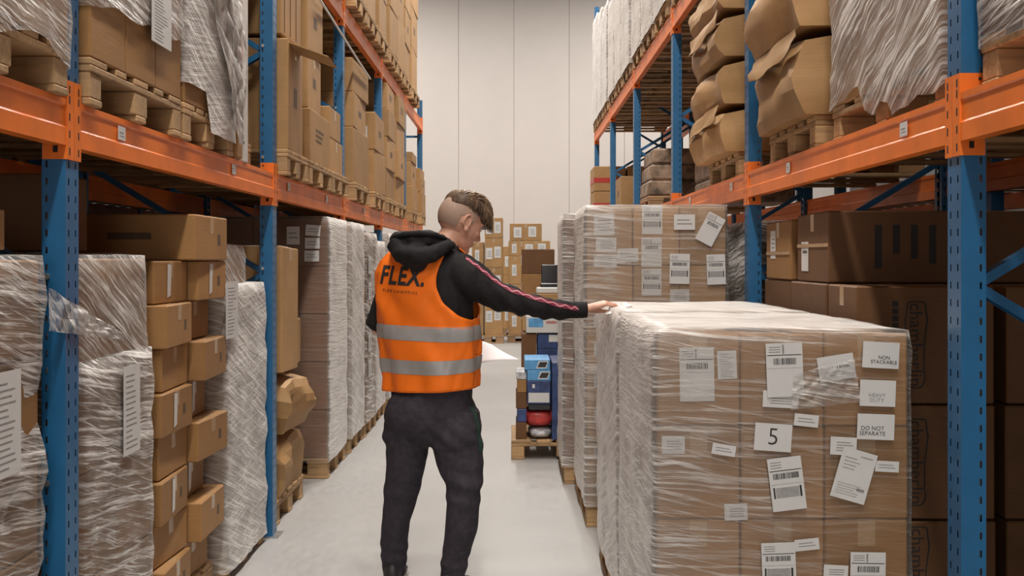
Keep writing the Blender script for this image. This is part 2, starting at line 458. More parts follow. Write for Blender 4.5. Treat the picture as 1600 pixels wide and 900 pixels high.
def beam_mesh(L):
    prof = [(0.0, 0.0), (0.0, -0.018), (-0.004, -0.022), (-0.004, -0.078), (0.0, -0.084), (0.0, -BH), (-0.045, -BH), (-0.045, 0.0)]
    vs = [(x, y, z) for y in (0, L) for (x, z) in prof]; n = len(prof)
    fs = [tuple(range(n)), tuple(range(n, 2 * n))] + [(i, (i + 1) % n, n + (i + 1) % n, n + i) for i in range(n)]
    return MB().add(vs, fs).mesh('beam_profile', [M['orange']])
def conn_mesh():
    """folded end plate that hooks over the post face (local x=0 is the post face, y 0..0.05)"""
    mb = MB()
    mb.box(0.0005, 0.006, 0.0, 0.048, -0.175, 0.055)
    mb.box(-0.066, 0.006, -0.0042, -0.0008, -0.175, 0.055)
    for z in (-0.15, -0.10, -0.05, 0.0, 0.03):
        mb.box(0.006, 0.0068, 0.012, 0.019, z - 0.012, z + 0.010, 1)
    mb.box(-0.035, -0.021, -0.0050, -0.0042, -0.155, -0.135, 1)
    mb.box(-0.055, -0.047, -0.0050, -0.0042, 0.035, 0.043, 1)
    return mb.mesh('connector', [M['orange'], M['black']])
conn_a = conn_mesh()
bm_ = MB(); bm_.v = [(v.co.x, -v.co.y, v.co.z) for v in conn_a.vertices]; bm_.f = [tuple(p.vertices) for p in conn_a.polygons]; bm_.m = [p.material_index for p in conn_a.polygons]
conn_b = bm_.mesh('connector', [M['orange'], M['black']])
sticker_me = MB().box(0, 0.001, -0.03, 0.04, 0, 0.045).box(0.001, 0.0014, -0.018, 0.03, 0.012, 0.014, 1).box(0.001, 0.0014, -0.018, 0.02, 0.022, 0.026, 1).mesh('sticker', [M['paper'], M['ink_grey']])
def beam(side, i, ztop, level, rear=False):
    Y = YL if side < 0 else YR
    y0, y1 = Y[i], Y[i + 1] - PW
    x = (XL if side < 0 else XR)
    if rear: x += side * (RD - 0.045)
    where = 'left' if side < 0 else 'right'
    lab = 'orange %s beam, %s level, %s rack bay from the camera on the %s' % ('rear' if rear else 'aisle-side', 'lower' if level == 1 else 'upper', ORD[i], where)
    g = '%s %s beams' % (where, 'rear' if rear else 'aisle-side')
    L = y1 - y0
    # local frame: +x to the aisle
    if side < 0: t = thing('rack_beam', lab, 'beam', (x, y0, ztop), g)
    else: t = thing('rack_beam', lab, 'beam', (x, y1, ztop), g, math.pi)
    if rear:
        t.location.x = x
    bm = beam_mesh(L - 0.006); link('beam_profile', bm, t, (0.004 if not rear else 0, 0.003, 0))
    if not rear:
        # the plates fold round onto the post faces: mirrored ones at the two ends
        link('connector', conn_b, t, (0.0, 0.0015 + 0.0535, 0)).location.y = 0.0
        link('connector', conn_a, t, (0.0, L, 0))
        if level == 1:
            for fr in ((0.13, 0.68) if i < 3 else (0.45,)):
                link('sticker', sticker_me, t, (0.0045, L * (fr if side < 0 else 1 - fr), -0.072))
    return t
for i in range(6):
    beam(-1, i, ZB1, 1); beam(-1, i, ZB1, 1, True)
    beam(1, i, ZB1, 1); beam(1, i, ZB1, 1, True)
    beam(-1, i, ZB2, 2); beam(-1, i, ZB2, 2, True)
    beam(1, i, ZB2, 2); beam(1, i, ZB2, 2, True)

# ---------------------------------------------------------------- pallets, cartons, film
cache = {}
def cached(key, fn):
    if key not in cache: cache[key] = fn()
    return cache[key]
PH = 0.144
def pallet_parts(t, L, W, along='x', z=0.0, cx=0.0, cy=0.0, dark=False):
    """five deck boards, three stringers, nine blocks, three bottom boards; L is the board length"""
    m = M['wood_dark'] if dark else M['wood']; k = 'd' if dark else 'l'
    def put(name, sx, sy, sz, x, y, zz):
        if along == 'y': sx, sy, x, y = sy, sx, y, x
        me = cached(('w', round(sx, 3), round(sy, 3), round(sz, 3), k), lambda: MB().cbox(-sx / 2, sx / 2, -sy / 2, sy / 2, 0, sz, 0.004).mesh(name, [m]))
        link(name, me, t, (cx + x, cy + y, z + zz), (0, 0, U(-0.006, 0.006)))
    for i, w in enumerate((0.145, 0.1, 0.145, 0.1, 0.145)):
        put('deck_board', L, w, 0.022, 0, (-0.5 + 0.25 * i) * (W - 0.145), 0.122)
    for x in (-L / 2 + 0.0725, 0, L / 2 - 0.0725): put('stringer', 0.145, W, 0.022, x, 0, 0.100)
    for x in (-L / 2 + 0.0725, 0, L / 2 - 0.0725):
        for i, y in enumerate((-W / 2 + 0.05, 0, W / 2 - 0.05)):
            put('block', 0.140, 0.096 if i != 1 else 0.14, 0.078, x, y, 0.022)
    for y in (-W / 2 + 0.05, 0, W / 2 - 0.05): put('bottom_board', L, 0.1, 0.022, 0, y, 0)

def carton_mesh(sx, sy, sz, kind='card', mark=0):
    """box with softened edges, taped closing seam on top and down two flanks; mark 1..3 adds printing on its flanks"""
    def mk():
        mb = MB(); hx, hy = sx / 2, sy / 2
        mb.cbox(-hx, hx, -hy, hy, 0, sz, min(0.006, 0.03 * min(sx, sy, sz)))
        e = 0.0008
        if sx >= sy:
            mb.box(-hx + 0.006, hx - 0.006, -0.026, 0.026, sz - 0.001, sz + e, 1)
            mb.box(-hx + 0.02, hx - 0.02, -0.0015, 0.0015, sz, sz + e * 1.6, 2)
            for s in (-1, 1): mb.box(s * hx - e, s * hx + e, -0.026, 0.026, sz - min(0.08, sz * 0.4), sz - 0.005, 1)
        else:
            mb.box(-0.026, 0.026, -hy + 0.006, hy - 0.006, sz - 0.001, sz + e, 1)
            for s in (-1, 1): mb.box(-0.026, 0.026, s * hy - e, s * hy + e, sz - min(0.08, sz * 0.4), sz - 0.005, 1)
        for s in (-1, 1):
            if mark == 1:
                mb.box(s * hx - e, s * hx + e, -0.12 * sy, 0.10 * sy, sz * 0.42, sz * 0.60, 2)
            elif mark == 2:
                for q in range(3): mb.box(s * hx - e, s * hx + e, -0.22 * sy, 0.16 * sy - 0.05 * q * sy, sz * (0.62 - 0.10 * q), sz * (0.67 - 0.10 * q), 2)
            elif mark == 3:
                mb.box(s * hx - e, s * hx + e, 0.18 * sy, 0.27 * sy, sz * 0.35, sz * 0.6, 2)
                mb.box(-0.1 * sx, 0.2 * sx, s * hy - e, s * hy + e, sz * 0.45, sz * 0.6, 2)
        return mb.mesh('carton', [M[kind], M['tape'], M['ink']])
    return cached(('c', round(sx, 3), round(sy, 3), round(sz, 3), kind, mark), mk)

def rounded_rect(x0, x1, y0, y1, r, per):
    pts = []
    for (cx, cy, a0) in ((x1 - r, y0 + r, -90), (x1 - r, y1 - r, 0), (x0 + r, y1 - r, 90), (x0 + r, y0 + r, 180)):
        for k in range(4):
            a = math.radians(a0 + 30 * k); pts.append((cx + r * math.cos(a), cy + r * math.sin(a), math.cos(a), math.sin(a)))
    out = []
    for i in range(len(pts)):
        a = pts[i]; b = pts[(i + 1) % len(pts)]
        d = math.hypot(b[0] - a[0], b[1] - a[1]); n = max(1, int(d / per))
        for k in range(n):
            f = k / n; out.append((a[0] + (b[0] - a[0]) * f, a[1] + (b[1] - a[1]) * f, a[2] * (1 - f) + b[2] * f, a[3] * (1 - f) + b[3] * f))
    return out
def film(parent, x0, x1, y0, y1, z0, z1, mat='film', seed=0, amp=0.008, gap=0.009, zlow=None, top=True, name='stretch_film', waist=None, per=0.06):
    rr = rounded_rect(x0 - gap, x1 + gap, y0 - gap, y1 + gap, 0.02, per); n = len(rr)
    rows = max(4, int((z1 - z0) / 0.06)); mb = MB(); vs = []; fs = []
    for j in range(rows + 1):
        for (x, y, nx, ny) in rr:
            zb = zlow(x, y) if zlow else z0
            z = zb + (z1 + gap - zb) * j / rows
            d = amp * (noise.noise(Vector((x * 4 + seed, y * 4, z * 9))) + 0.6 * noise.noise(Vector((x * 14, y * 14 + seed, z * 22)))) + amp * 0.4
            if waist: d += waist(z, x, y)
            if j == rows: d -= 0.008
            vs.append((x + nx * d, y + ny * d, z + (0.004 * noise.noise(Vector((x * 6, y * 6, seed))) if j == rows else 0)))
    for j in range(rows):
        for k in range(n):
            k2 = (k + 1) % n
            fs.append((j * n + k, j * n + k2, (j + 1) * n + k2, (j + 1) * n + k))
    mb.add(vs, fs)
    if top:
        b = rows * n; g = 8
        tv = []; 
        ring = [Vector(vs[b + k]) for k in range(n)]
        cen = Vector(((x0 + x1) / 2, (y0 + y1) / 2, z1 + gap)); prev = ring
        for q in range(1, 6):
            f = q / 6.0; cur = []
            for p in ring:
                w = p.lerp(cen, f)
                w.z = z1 + gap + 0.005 + 0.006 * noise.noise(Vector((w.x * 7, w.y * 7, seed + 3)))
                cur.append(w)
            mb.add(prev + cur, [(k, (k + 1) % n, n + (k + 1) % n, n + k) for k in range(n)]); prev = cur
        mb.add(prev + [cen], [(k, (k + 1) % n, n) for k in range(n)])
    bmx = mb.mesh(name, [M[mat]], smooth=True, fix=False)
    bm = bmesh.new(); bm.from_mesh(bmx); bmesh.ops.remove_doubles(bm, verts=bm.verts, dist=0.0005); bmesh.ops.recalc_face_normals(bm, faces=bm.faces); bm.to_mesh(bmx); bm.free()
    return link(name, bmx, parent)

def wrapped_load(label, x0, x1, y0, y1, z0, ztop, nx, ny, nz, group, mat='film', kind='card', seed=0, pallet=True, dark=False,
                 along='x', zlow=None, amp=0.008, marks=(0,), waist=None, jitter=0.0015, name='wrapped_pallet', show='all', filmtop=None, filmskirt=0.03, per=0.06):
    cx, cy = (x0 + x1) / 2, (y0 + y1) / 2
    t = thing(name, label, 'pallet load', (cx, cy, z0), group)
    hx, hy = (x1 - x0) / 2, (y1 - y0) / 2
    zb = 0.0
    if pallet:
        if along == 'x': pallet_parts(t, hx * 2, min(hy * 2, 0.82) if hy < 0.43 else hy * 2, 'x', dark=dark)
        else: pallet_parts(t, hy * 2, hx * 2, 'y', dark=dark)
        zb = PH
    H = ztop - z0 - zb
    sx, sy, sz = 2 * hx / nx, 2 * hy / ny, H / nz
    rs = random.Random(seed * 13 + 5)
    for k in range(nz):
        for i in range(nx):
            for j in range(ny):
                if 0 < i < nx - 1 and 0 < j < ny - 1 and k < nz - 1: continue
                me = carton_mesh(sx - 0.0035, sy - 0.0035, sz - 0.002, kind, rs.choice(marks))
                link('carton', me, t, (-hx + sx * (i + 0.5) + rs.uniform(-jitter, jitter), -hy + sy * (j + 0.5) + rs.uniform(-jitter, jitter), zb + sz * k))
    if mat:
        film(t, -hx, hx, -hy, hy, zb - filmskirt, filmtop - z0 if filmtop else ztop - z0, mat, seed, amp, zlow=zlow, waist=waist, per=per)
    return t

def paper(parent, origin, ux, uz, w, h, style='text', rot=0.0, seed=0, name='shipping_label', nrm_off=0.0, curl=0.0):
    """thin paper label. origin = centre (parent space), ux = direction its text runs, uz = up"""
    ux = Vector(ux).normalized(); uz = Vector(uz).normalized(); n = ux.cross(uz)
    r = Matrix.Rotation(rot, 4, n); ux = r @ ux; uz = r @ uz
    o = Vector(origin) + n * nrm_off
    T = Matrix(((ux.x, n.x, uz.x, o.x), (ux.y, n.y, uz.y, o.y), (ux.z, n.z, uz.z, o.z), (0, 0, 0, 1)))
    mb = MB(); rs = random.Random(seed)
    seg = 6
    def ys(u): return curl * (u / (w / 2)) ** 2 if curl else 0.0
    for k in range(seg):
        a = -w / 2 + w * k / seg; b = a + w / seg
        mb.add([(a, ys(a), -h / 2), (b, ys(b), -h / 2), (b, ys(b), h / 2), (a, ys(a), h / 2),
                (a, ys(a) - 0.0008, -h / 2), (b, ys(b) - 0.0008, -h / 2), (b, ys(b) - 0.0008, h / 2), (a, ys(a) - 0.0008, h / 2)],
               [(0, 1, 2, 3), (4, 7, 6, 5), (0, 4, 5, 1), (2, 6, 7, 3)], 0, T)
    def ink(a, b, c, d, mi=1):       # fractions of the label, z from the bottom; the printed side is +n
        A, B_ = -w / 2 + a * w, -w / 2 + b * w; Z0, Z1 = -h / 2 + c * h, -h / 2 + d * h
        y = max(ys(A), ys(B_)) + 0.0004
        mb.add([(A, y, Z0), (B_, y, Z0), (B_, y, Z1), (A, y, Z1)], [(0, 1, 2, 3)], mi, T)
    def bars(a, b, c, d):
        x = a
        while x < b - 0.01:
            ww = rs.choice((0.012, 0.02, 0.03)); ink(x, min(b, x + ww), c, d); x += ww + rs.choice((0.008, 0.014, 0.02))
    if style == 'barcode':
        ink(0.03, 0.97, 0.77, 0.785); bars(0.2, 0.82, 0.60, 0.72)
        ink(0.03, 0.97, 0.53, 0.535, 2); ink(0.45, 0.5, 0.8, 0.97, 2)
        for q in range(3): ink(0.08, 0.4, 0.83 + 0.045 * q, 0.845 + 0.045 * q, 2)
    elif style == 'barcode2':
        ink(0.03, 0.97, 0.75, 0.765); bars(0.12, 0.88, 0.60, 0.71)
        ink(0.03, 0.97, 0.50, 0.506, 2); ink(0.08, 0.13, 0.24, 0.45); ink(0.86, 0.92, 0.24, 0.45)
        for q in range(7): ink(0.15, 0.84, 0.25 + 0.028 * q, 0.268 + 0.028 * q, 2)
        for q in range(3): ink(0.08, 0.4, 0.81 + 0.05 * q, 0.825 + 0.05 * q, 2)
    elif style == 'text':
        for q in range(4): ink(0.2 + 0.05 * rs.random(), 0.75 + 0.15 * rs.random(), 0.22 + 0.15 * q, 0.27 + 0.15 * q, 2)
    elif style == 'list':
        for q in range(14): ink(0.15, 0.5 + 0.35 * rs.random(), 0.07 + 0.062 * q, 0.085 + 0.062 * q, 2)
    elif style == 'form':
        ink(0.55, 0.9, 0.88, 0.9, 2)
        for q in range(4): ink(0.12, 0.35 + 0.25 * rs.random(), 0.6 + 0.07 * q, 0.615 + 0.07 * q, 2)
        for q in range(5): ink(0.1, 0.55 + 0.35 * rs.random(), 0.1 + 0.05 * q, 0.11 + 0.05 * q, 2)
        ink(0.68, 0.9, 0.22, 0.28, 2)
    elif style == 'lines':
        for q in range(2): ink(0.15, 0.85 - 0.1 * q, 0.35 + 0.25 * q, 0.42 + 0.25 * q, 2)
    return mb.build(name, [M['paper'], M['ink_dark'], M['ink_grey']], parent, fix=False), T

def text_mesh(body, size, extrude=0.0, offset=0.0, align='CENTER', shear=0.0, res=3, sp=1.0, line=0.9):
    cu = bpy.data.curves.new('lettering', 'FONT')
    cu.body = body; cu.size = size; cu.offset = offset; cu.extrude = extrude; cu.align_x = align; cu.align_y = 'CENTER'
    cu.shear = shear; cu.resolution_u = res; cu.space_character = sp; cu.space_line = line; cu.fill_mode = 'FRONT' if not extrude else 'BOTH'
    ob = bpy.data.objects.new('lettering', cu); C.objects.link(ob)
    bpy.context.view_layer.update()
    me = bpy.data.meshes.new_from_object(ob.evaluated_get(bpy.context.evaluated_depsgraph_get()))
    bpy.data.objects.remove(ob); bpy.data.curves.remove(cu)
    return me
def text_on(parent, T, body, size, mat='ink_dark', off=(0, 0), name='lettering', **kw):
    """letters lying on a label whose matrix T has x along the text, y out of the paper, z up"""
    me = text_mesh(body, size, **kw)
    me.materials.clear(); me.materials.append(M[mat])
    for v in me.vertices: v.co = T @ Vector((v.co.x + off[0], 0.0007, v.co.y + off[1]))
    return link(name, me, parent)
# ---------------------------------------------------------------- right side: the wrapped pallets standing in the aisle
def wpaper(t, px, py, pw, ph, Y, style, rot=0.0, seed=0, curl=0.0, lift=0.0):
    c = wpt(px, py, Y) - Vector(t.location)
    return paper(t, c, (1, 0, 0), (0, 0, 1), pw * Y / F, ph * Y / F, style, math.radians(rot), seed, nrm_off=lift, curl=curl)
YA = 3.5
A = wrapped_load('nearest low wrapped pallet of brown cartons in the aisle, labelled 5 and NON STACKABLE', 0.432, 1.20, YA, YA + 1.12, 0, 1.275, 3, 4, 4,
                 'low wrapped pallets standing in the aisle', 'film_front', 'card', seed=11, along='y', amp=0.006, per=0.045)
yl = YA - 0.024
wpaper(A, 1220, 624, 56, 26, yl + 0.004, 'text', -3, 1)
wpaper(A, 1226, 578, 57, 84, yl, 'barcode', 2, 2, lift=0.0015)
o_, T_ = wpaper(A, 1307, 574.5, 57, 39, yl, 'none', 9, 3)
text_on(A, T_, 'THERE IS 14 BOXES', 0.0105, off=(-0.005, 0.001), offset=0.0002); text_on(A, T_, 'ON THIS PALLET', 0.0085, 'ink_grey', off=(-0.005, -0.012)); text_on(A, T_, 'GROSS 312 KG', 0.007, 'ink_grey', off=(0.0, -0.022))
o_, T_ = wpaper(A, 1377, 555, 57, 41, yl, 'none', -3, 4, curl=-0.003)
text_on(A, T_, 'NON\nSTACKABLE', 0.0150, off=(0.009, -0.014))
o_, T_ = wpaper(A, 1371.5, 614.5, 56, 41, yl, 'none', -2, 5)
text_on(A, T_, 'HEAVY\nDUTY', 0.0165, 'ink_grey', off=(-0.002, -0.014))
o_, T_ = wpaper(A, 1368.5, 667, 58, 40, yl, 'none', -2, 6)
text_on(A, T_, 'DO NOT\nSEPARATE', 0.0175, off=(-0.01, -0.013))
wpaper(A, 1260, 657, 38, 19, yl, 'lines', -6, 7)
o_, T_ = wpaper(A, 1208, 683.5, 58, 43, yl, 'none', -4, 8)
text_on(A, T_, '5', 0.074, off=(0.0, 0.0), offset=-0.0008)
wpaper(A, 1229.5, 756, 53, 83, yl, 'barcode2', 7, 9)
wpaper(A, 1318, 697, 41, 28, yl + 0.003, 'text', -3, 10)
wpaper(A, 1334, 743, 55, 80, yl, 'form', -16, 11, lift=0.0015)
wpaper(A, 1386, 729, 37, 17, yl + 0.003, 'lines', -3, 12)
wpaper(A, 1217, 884, 53, 72, yl, 'barcode2', 2, 13)
wpaper(A, 1261, 851, 38, 18, yl - 0.002, 'lines', 6, 14)
wpaper(A, 1356, 902, 55, 78, yl, 'barcode', -1, 15)
wpaper(A, 1306, 895, 38, 24, yl, 'text', -3, 16)
wpaper(A, 1089, 585, 54, 84, YA - 0.002, 'barcode', 1, 17)
wpaper(A, 1131, 703, 37, 17, yl, 'lines', -9, 18)
wpaper(A, 1052, 695, 36, 28, YA - 0.002, 'text', 0, 19)
wpaper(A, 1136, 570, 30, 44, YA - 0.002, 'list', 2, 20)
wpaper(A, 1150, 800, 36, 26, YA - 0.002, 'text', 2, 21)
# crumpled bunch of film on the front
def crumple_sheet(t, pts4, nu, nv, amp, mat, seed, name='loose_film', freq=6.0):
    p00, p10, p11, p01 = [Vector(p) for p in pts4]; n = (p10 - p00).cross(p01 - p00).normalized()
    vs = []
    for j in range(nv + 1):
        for i in range(nu + 1):
            u, v = i / nu, j / nv
            p = (p00 * (1 - u) + p10 * u) * (1 - v) + (p01 * (1 - u) + p11 * u) * v
            e = min(1.0, 6 * u, 6 * v, 6 * (1 - u), 6 * (1 - v)) * 0.7 + 0.3
            a = amp * e * (noise.noise(Vector((u * freq + seed, v * freq, 0.3))) + 0.5 * noise.noise(Vector((u * freq * 2.7, v * freq * 2.7 + seed, 1.3))))
            w = Vector((noise.noise(Vector((u * 9, v * 3, seed))), 0, noise.noise(Vector((u * 3, v * 9, seed + 5))))) * amp * 0.5
            vs.append(p + n * a + w)
    fs = [(j * (nu + 1) + i, j * (nu + 1) + i + 1, (j + 1) * (nu + 1) + i + 1, (j + 1) * (nu + 1) + i) for j in range(nv) for i in range(nu)]
    return MB().add(vs, fs).build(name, M[mat], t, smooth=True, fix=False)
o3 = Vector(A.location)
crumple_sheet(A, [wpt(1235, 640, YA - 0.03) - o3, wpt(1345, 628, YA - 0.03) - o3, wpt(1335, 560, YA - 0.03) - o3, wpt(1240, 585, YA - 0.03) - o3], 26, 18, 0.016, 'film', 3, freq=7)

Bp = wrapped_load('second low wrapped pallet in the aisle, the one under the man\'s hand', 0.43, 1.20, 4.68, 5.82, 0, 1.275, 3, 4, 4,
                  'low wrapped pallets standing in the aisle', 'film_white', 'card', seed=12, along='y')
# crumpled corner the hand rests on
crumple_sheet(Bp, [Vector(p) - Vector(Bp.location) for p in ((0.405, 5.00, 1.262), (0.405, 5.45, 1.258), (0.52, 5.45, 1.300), (0.52, 5.00, 1.300))], 16, 8, 0.016, 'film_loose', 9)

# tall wrapped pallet with many labels
YD = 6.45
D = wrapped_load('tall wrapped pallet covered in white labels behind the low pallets', 0.405, 1.19, YD, YD + 1.1, 0, 1.795, 3, 2, 5,
                 'tall wrapped pallets standing in the aisle', 'film_label', 'card_light', seed=21, along='y')
for q, (x, y, w, h, st, r) in enumerate([(944, 351, 32, 34, 'text', 1), (947, 382, 32, 22, 'text', -1), (946, 408, 36, 20, 'text', -2), (981, 399, 33, 22, 'lines', 2),
        (1019, 343, 32, 46, 'barcode2', 0), (1018, 394, 32, 46, 'barcode', 0), (1018, 441, 31, 42, 'barcode2', 0), (1069.5, 347, 33, 24, 'lines', 0),
        (1110, 358, 29, 48, 'barcode', -28), (1062, 420, 31, 47, 'barcode2', -1), (1119, 421, 29, 47, 'barcode2', 2), (1062, 462, 30, 20, 'text', 0)]):
    wpaper(D, x, y, w, h, YD - 0.024 if q in (7, 8, 9, 10) else YD - 0.0025, st, r, 40 + q)
for q, z in enumerate((1.16, 1.0, 0.82, 0.62, 0.42)):
    paper(D, Vector((0.475, YD - 0.0025, z)) - Vector(D.location), (1, 0, 0), (0, 0, 1), 0.055, 0.075, 'text', 0, 60 + q)
E = wrapped_load('tall wrapped pallet farthest along the right of the aisle', 0.335, 1.1, 7.68, 8.5, 0, 1.79, 2, 2, 5,
                 'tall wrapped pallets standing in the aisle', 'film_front', 'card_red', seed=22, along='y')

# ---------------------------------------------------------------- loose cartons
def carton(label, x0, x1, y0, y1, z, h, group, kind='card', mark=0, rz=0.0, open_top=False, name='carton'):
    sx, sy = abs(x1 - x0), y1 - y0
    t = link(name, carton_mesh(sx, sy, h - 0.002, kind, mark), None, ((x0 + x1) / 2, (y0 + y1) / 2, z), (0, 0, rz))
    return tag(t, label, 'carton', group)
def loose_pallet(label, x0, x1, y0, y1, z=0.0, along='x', dark=False, group='bare pallets under loose cartons'):
    t = thing('wooden_pallet', label, 'pallet', ((x0 + x1) / 2, (y0 + y1) / 2, z), group)
    if along == 'x': pallet_parts(t, x1 - x0, y1 - y0, 'x', dark=dark)
    else: pallet_parts(t, y1 - y0, x1 - x0, 'y', dark=dark)
    return t
LV = ['bottom', 'second', 'third', 'fourth', 'fifth', 'sixth', 'seventh', 'eighth', 'ninth', 'tenth', 'eleventh']

# right ground bay: large dark cartons on pallets
loose_pallet('pallet under the large dark cartons, first in the right rack', 1.32, 2.36, 4.30, 5.18, 0, group='pallets in the right ground bay')
loose_pallet('pallet under the large dark cartons, second in the right rack', 1.32, 2.36, 5.25, 6.05, 0, group='pallets in the right ground bay')
def logo(t, cx, cz, hgt, y):
    """vertical outlined wordmark printed on a carton flank that looks down the aisle"""
    T = Matrix(((0, 0, 1, cx), (0, -1, 0, y), (-1, 0, 0, cz), (0, 0, 0, 1)))
    mb = MB(); w = hgt; hh = 0.075
    pts = []
    for k in range(49):
        a = 2 * math.pi * k / 48; c, s_ = math.cos(a), math.sin(a)
        u = (w / 2) * math.copysign(abs(c) ** 0.25, c); v = hh / 2 * math.copysign(abs(s_) ** 0.45, s_) * (1 + 0.10 * math.sin(u * 60)) + (0.012 if u < -w * 0.3 and s_ > 0 else 0)
        pts.append(Vector((u, 0, v)))
    for k in range(48):
        a, b = pts[k], pts[k + 1]; a2 = a * 0.97; b2 = b * 0.97; a2.z = a.z * 0.86; b2.z = b.z * 0.86
        mb.add([a, b, b2, a2], [(0, 1, 2, 3)], 0, T)
    mb.build('printed_outline', M['ink_dark'], t, fix=False)
    text_on(t, T, 'chamberlin', 0.070, 'ink_dark', off=(0, 0.002), offset=0.0, name='printed_wordmark', sp=1.02).location.y = -0.0003
    mb = MB()
    for k in range(12):
        u = -w / 2 + w * k / 12; mb.add([(u, 0, -0.085), (u + w / 15, 0, -0.085), (u + w / 15, 0, -0.062), (u, 0, -0.062)], [(0, 1, 2, 3)], 0, T)
    mb.build('printed_line', M['ink_dark'], t, fix=False)
gR = 'large dark cartons in the right ground bay'
ys = [(4.34, 4.73), (4.76, 5.36), (5.42, 5.98)]
zs = [(PH, 0.37), (0.52, 0.43), (0.955, 0.445)]
nm = ['front', 'middle', 'rear']
for l, (z, h) in enumerate(zs):
    for j, (a, b) in enumerate(ys):
        for i, (xa, xb) in enumerate(((1.30, 1.82), (1.86, 2.36))):
            dx = U(-0.012, 0.012)
            t = carton('large dark carton in the right bay, %s layer, %s row, %s' % (LV[l], nm[j], 'by the aisle' if i == 0 else 'deep in the bay'),
                       xa + dx, xb + dx, a, b, z, h, gR, 'card_dark', 0)
            if j == 0 and i == 0:
                logo(t, -0.04, h / 2, 0.33, -(b - a) / 2 - 0.0006)
t = carton('long dark carton on top of the large ones, lit at its labelled aisle end', 1.30, 2.32, 4.76, 5.28, 1.402, 0.30, gR, 'card_dark')
for q in range(6):
    MB().add([(-0.32 + 0.075 * q, -0.2606, 0.24), (-0.29 + 0.075 * q, -0.2606, 0.24), (-0.29 + 0.075 * q, -0.2606, 0.06 + 0.02 * ((q * 7) % 4)), (-0.32 + 0.075 * q, -0.2606, 0.06 + 0.02 * ((q * 7) % 4))], [(0, 1, 2, 3)]).build('printed_line', M['ink_dark'], t, fix=False)
paper(t, (-0.512, 0.12, 0.11), (0, -1, 0), (0, 0, 1), 0.12, 0.13, 'barcode', 0, 5)
MB().box(-0.513, -0.5105, -0.255, 0.255, 0.15, 0.165).build('packing_tape', M['tape'], t)
t = carton('smaller carton on the top layer behind the long one, white label at its edge', 1.30, 2.0, 5.42, 5.93, 1.402, 0.285, gR, 'card')
paper(t, (-0.3515, 0.1, 0.17), (0, -1, 0), (0, 0, 1), 0.11, 0.14, 'text', 0, 6)
MB().box(-0.353, -0.3505, -0.25, 0.25, 0.12, 0.135).build('packing_tape', M['tape'], t)

# right bay behind the tall pallet
wrapped_load('dim wrapped load just past the second right upright', 1.30, 2.3, 6.34, 7.1, 0, 1.70, 2, 2, 4, 'wrapped loads on the right ground level', 'film', 'card_dark', seed=31, dark=True)
wrapped_load('dim wrapped load in the right bay behind the tall labelled pallet', 1.30, 2.3, 7.25, 8.05, 0, 1.5, 2, 2, 4, 'wrapped loads on the right ground level', 'film', 'card_dark', seed=32, dark=True)
wrapped_load('dim wrapped load in the right bay before the third upright', 1.30, 2.3, 8.2, 9.0, 0, 1.6, 2, 2, 4, 'wrapped loads on the right ground level', 'film', 'card_dark', seed=33, dark=True)

# ---------------------------------------------------------------- right rack, first shelf
z1 = ZB1 + 0.001
wrapped_load('diagonally wrapped load on the right shelf beside the nearest upright', 1.29, 2.33, 3.44, 4.66, z1, 3.15, 2, 2, 3, 'wrapped loads on the right shelf', 'film_steep', 'card_light',
             seed=41, along='x', filmskirt=-0.0, zlow=lambda x, y: 0.02 + 0.12 * abs(noise.noise(Vector((y * 5, x, 2)))) + (0.10 if y > 0.2 else 0.0), amp=0.014, waist=lambda z, x, y: 0.0)
wrapped_load('wrapped load on the right shelf above the camera side', 1.29, 2.33, 2.1, 3.18, z1, 3.1, 2, 2, 3, 'wrapped loads on the right shelf', 'film', 'card_dark', seed=42)

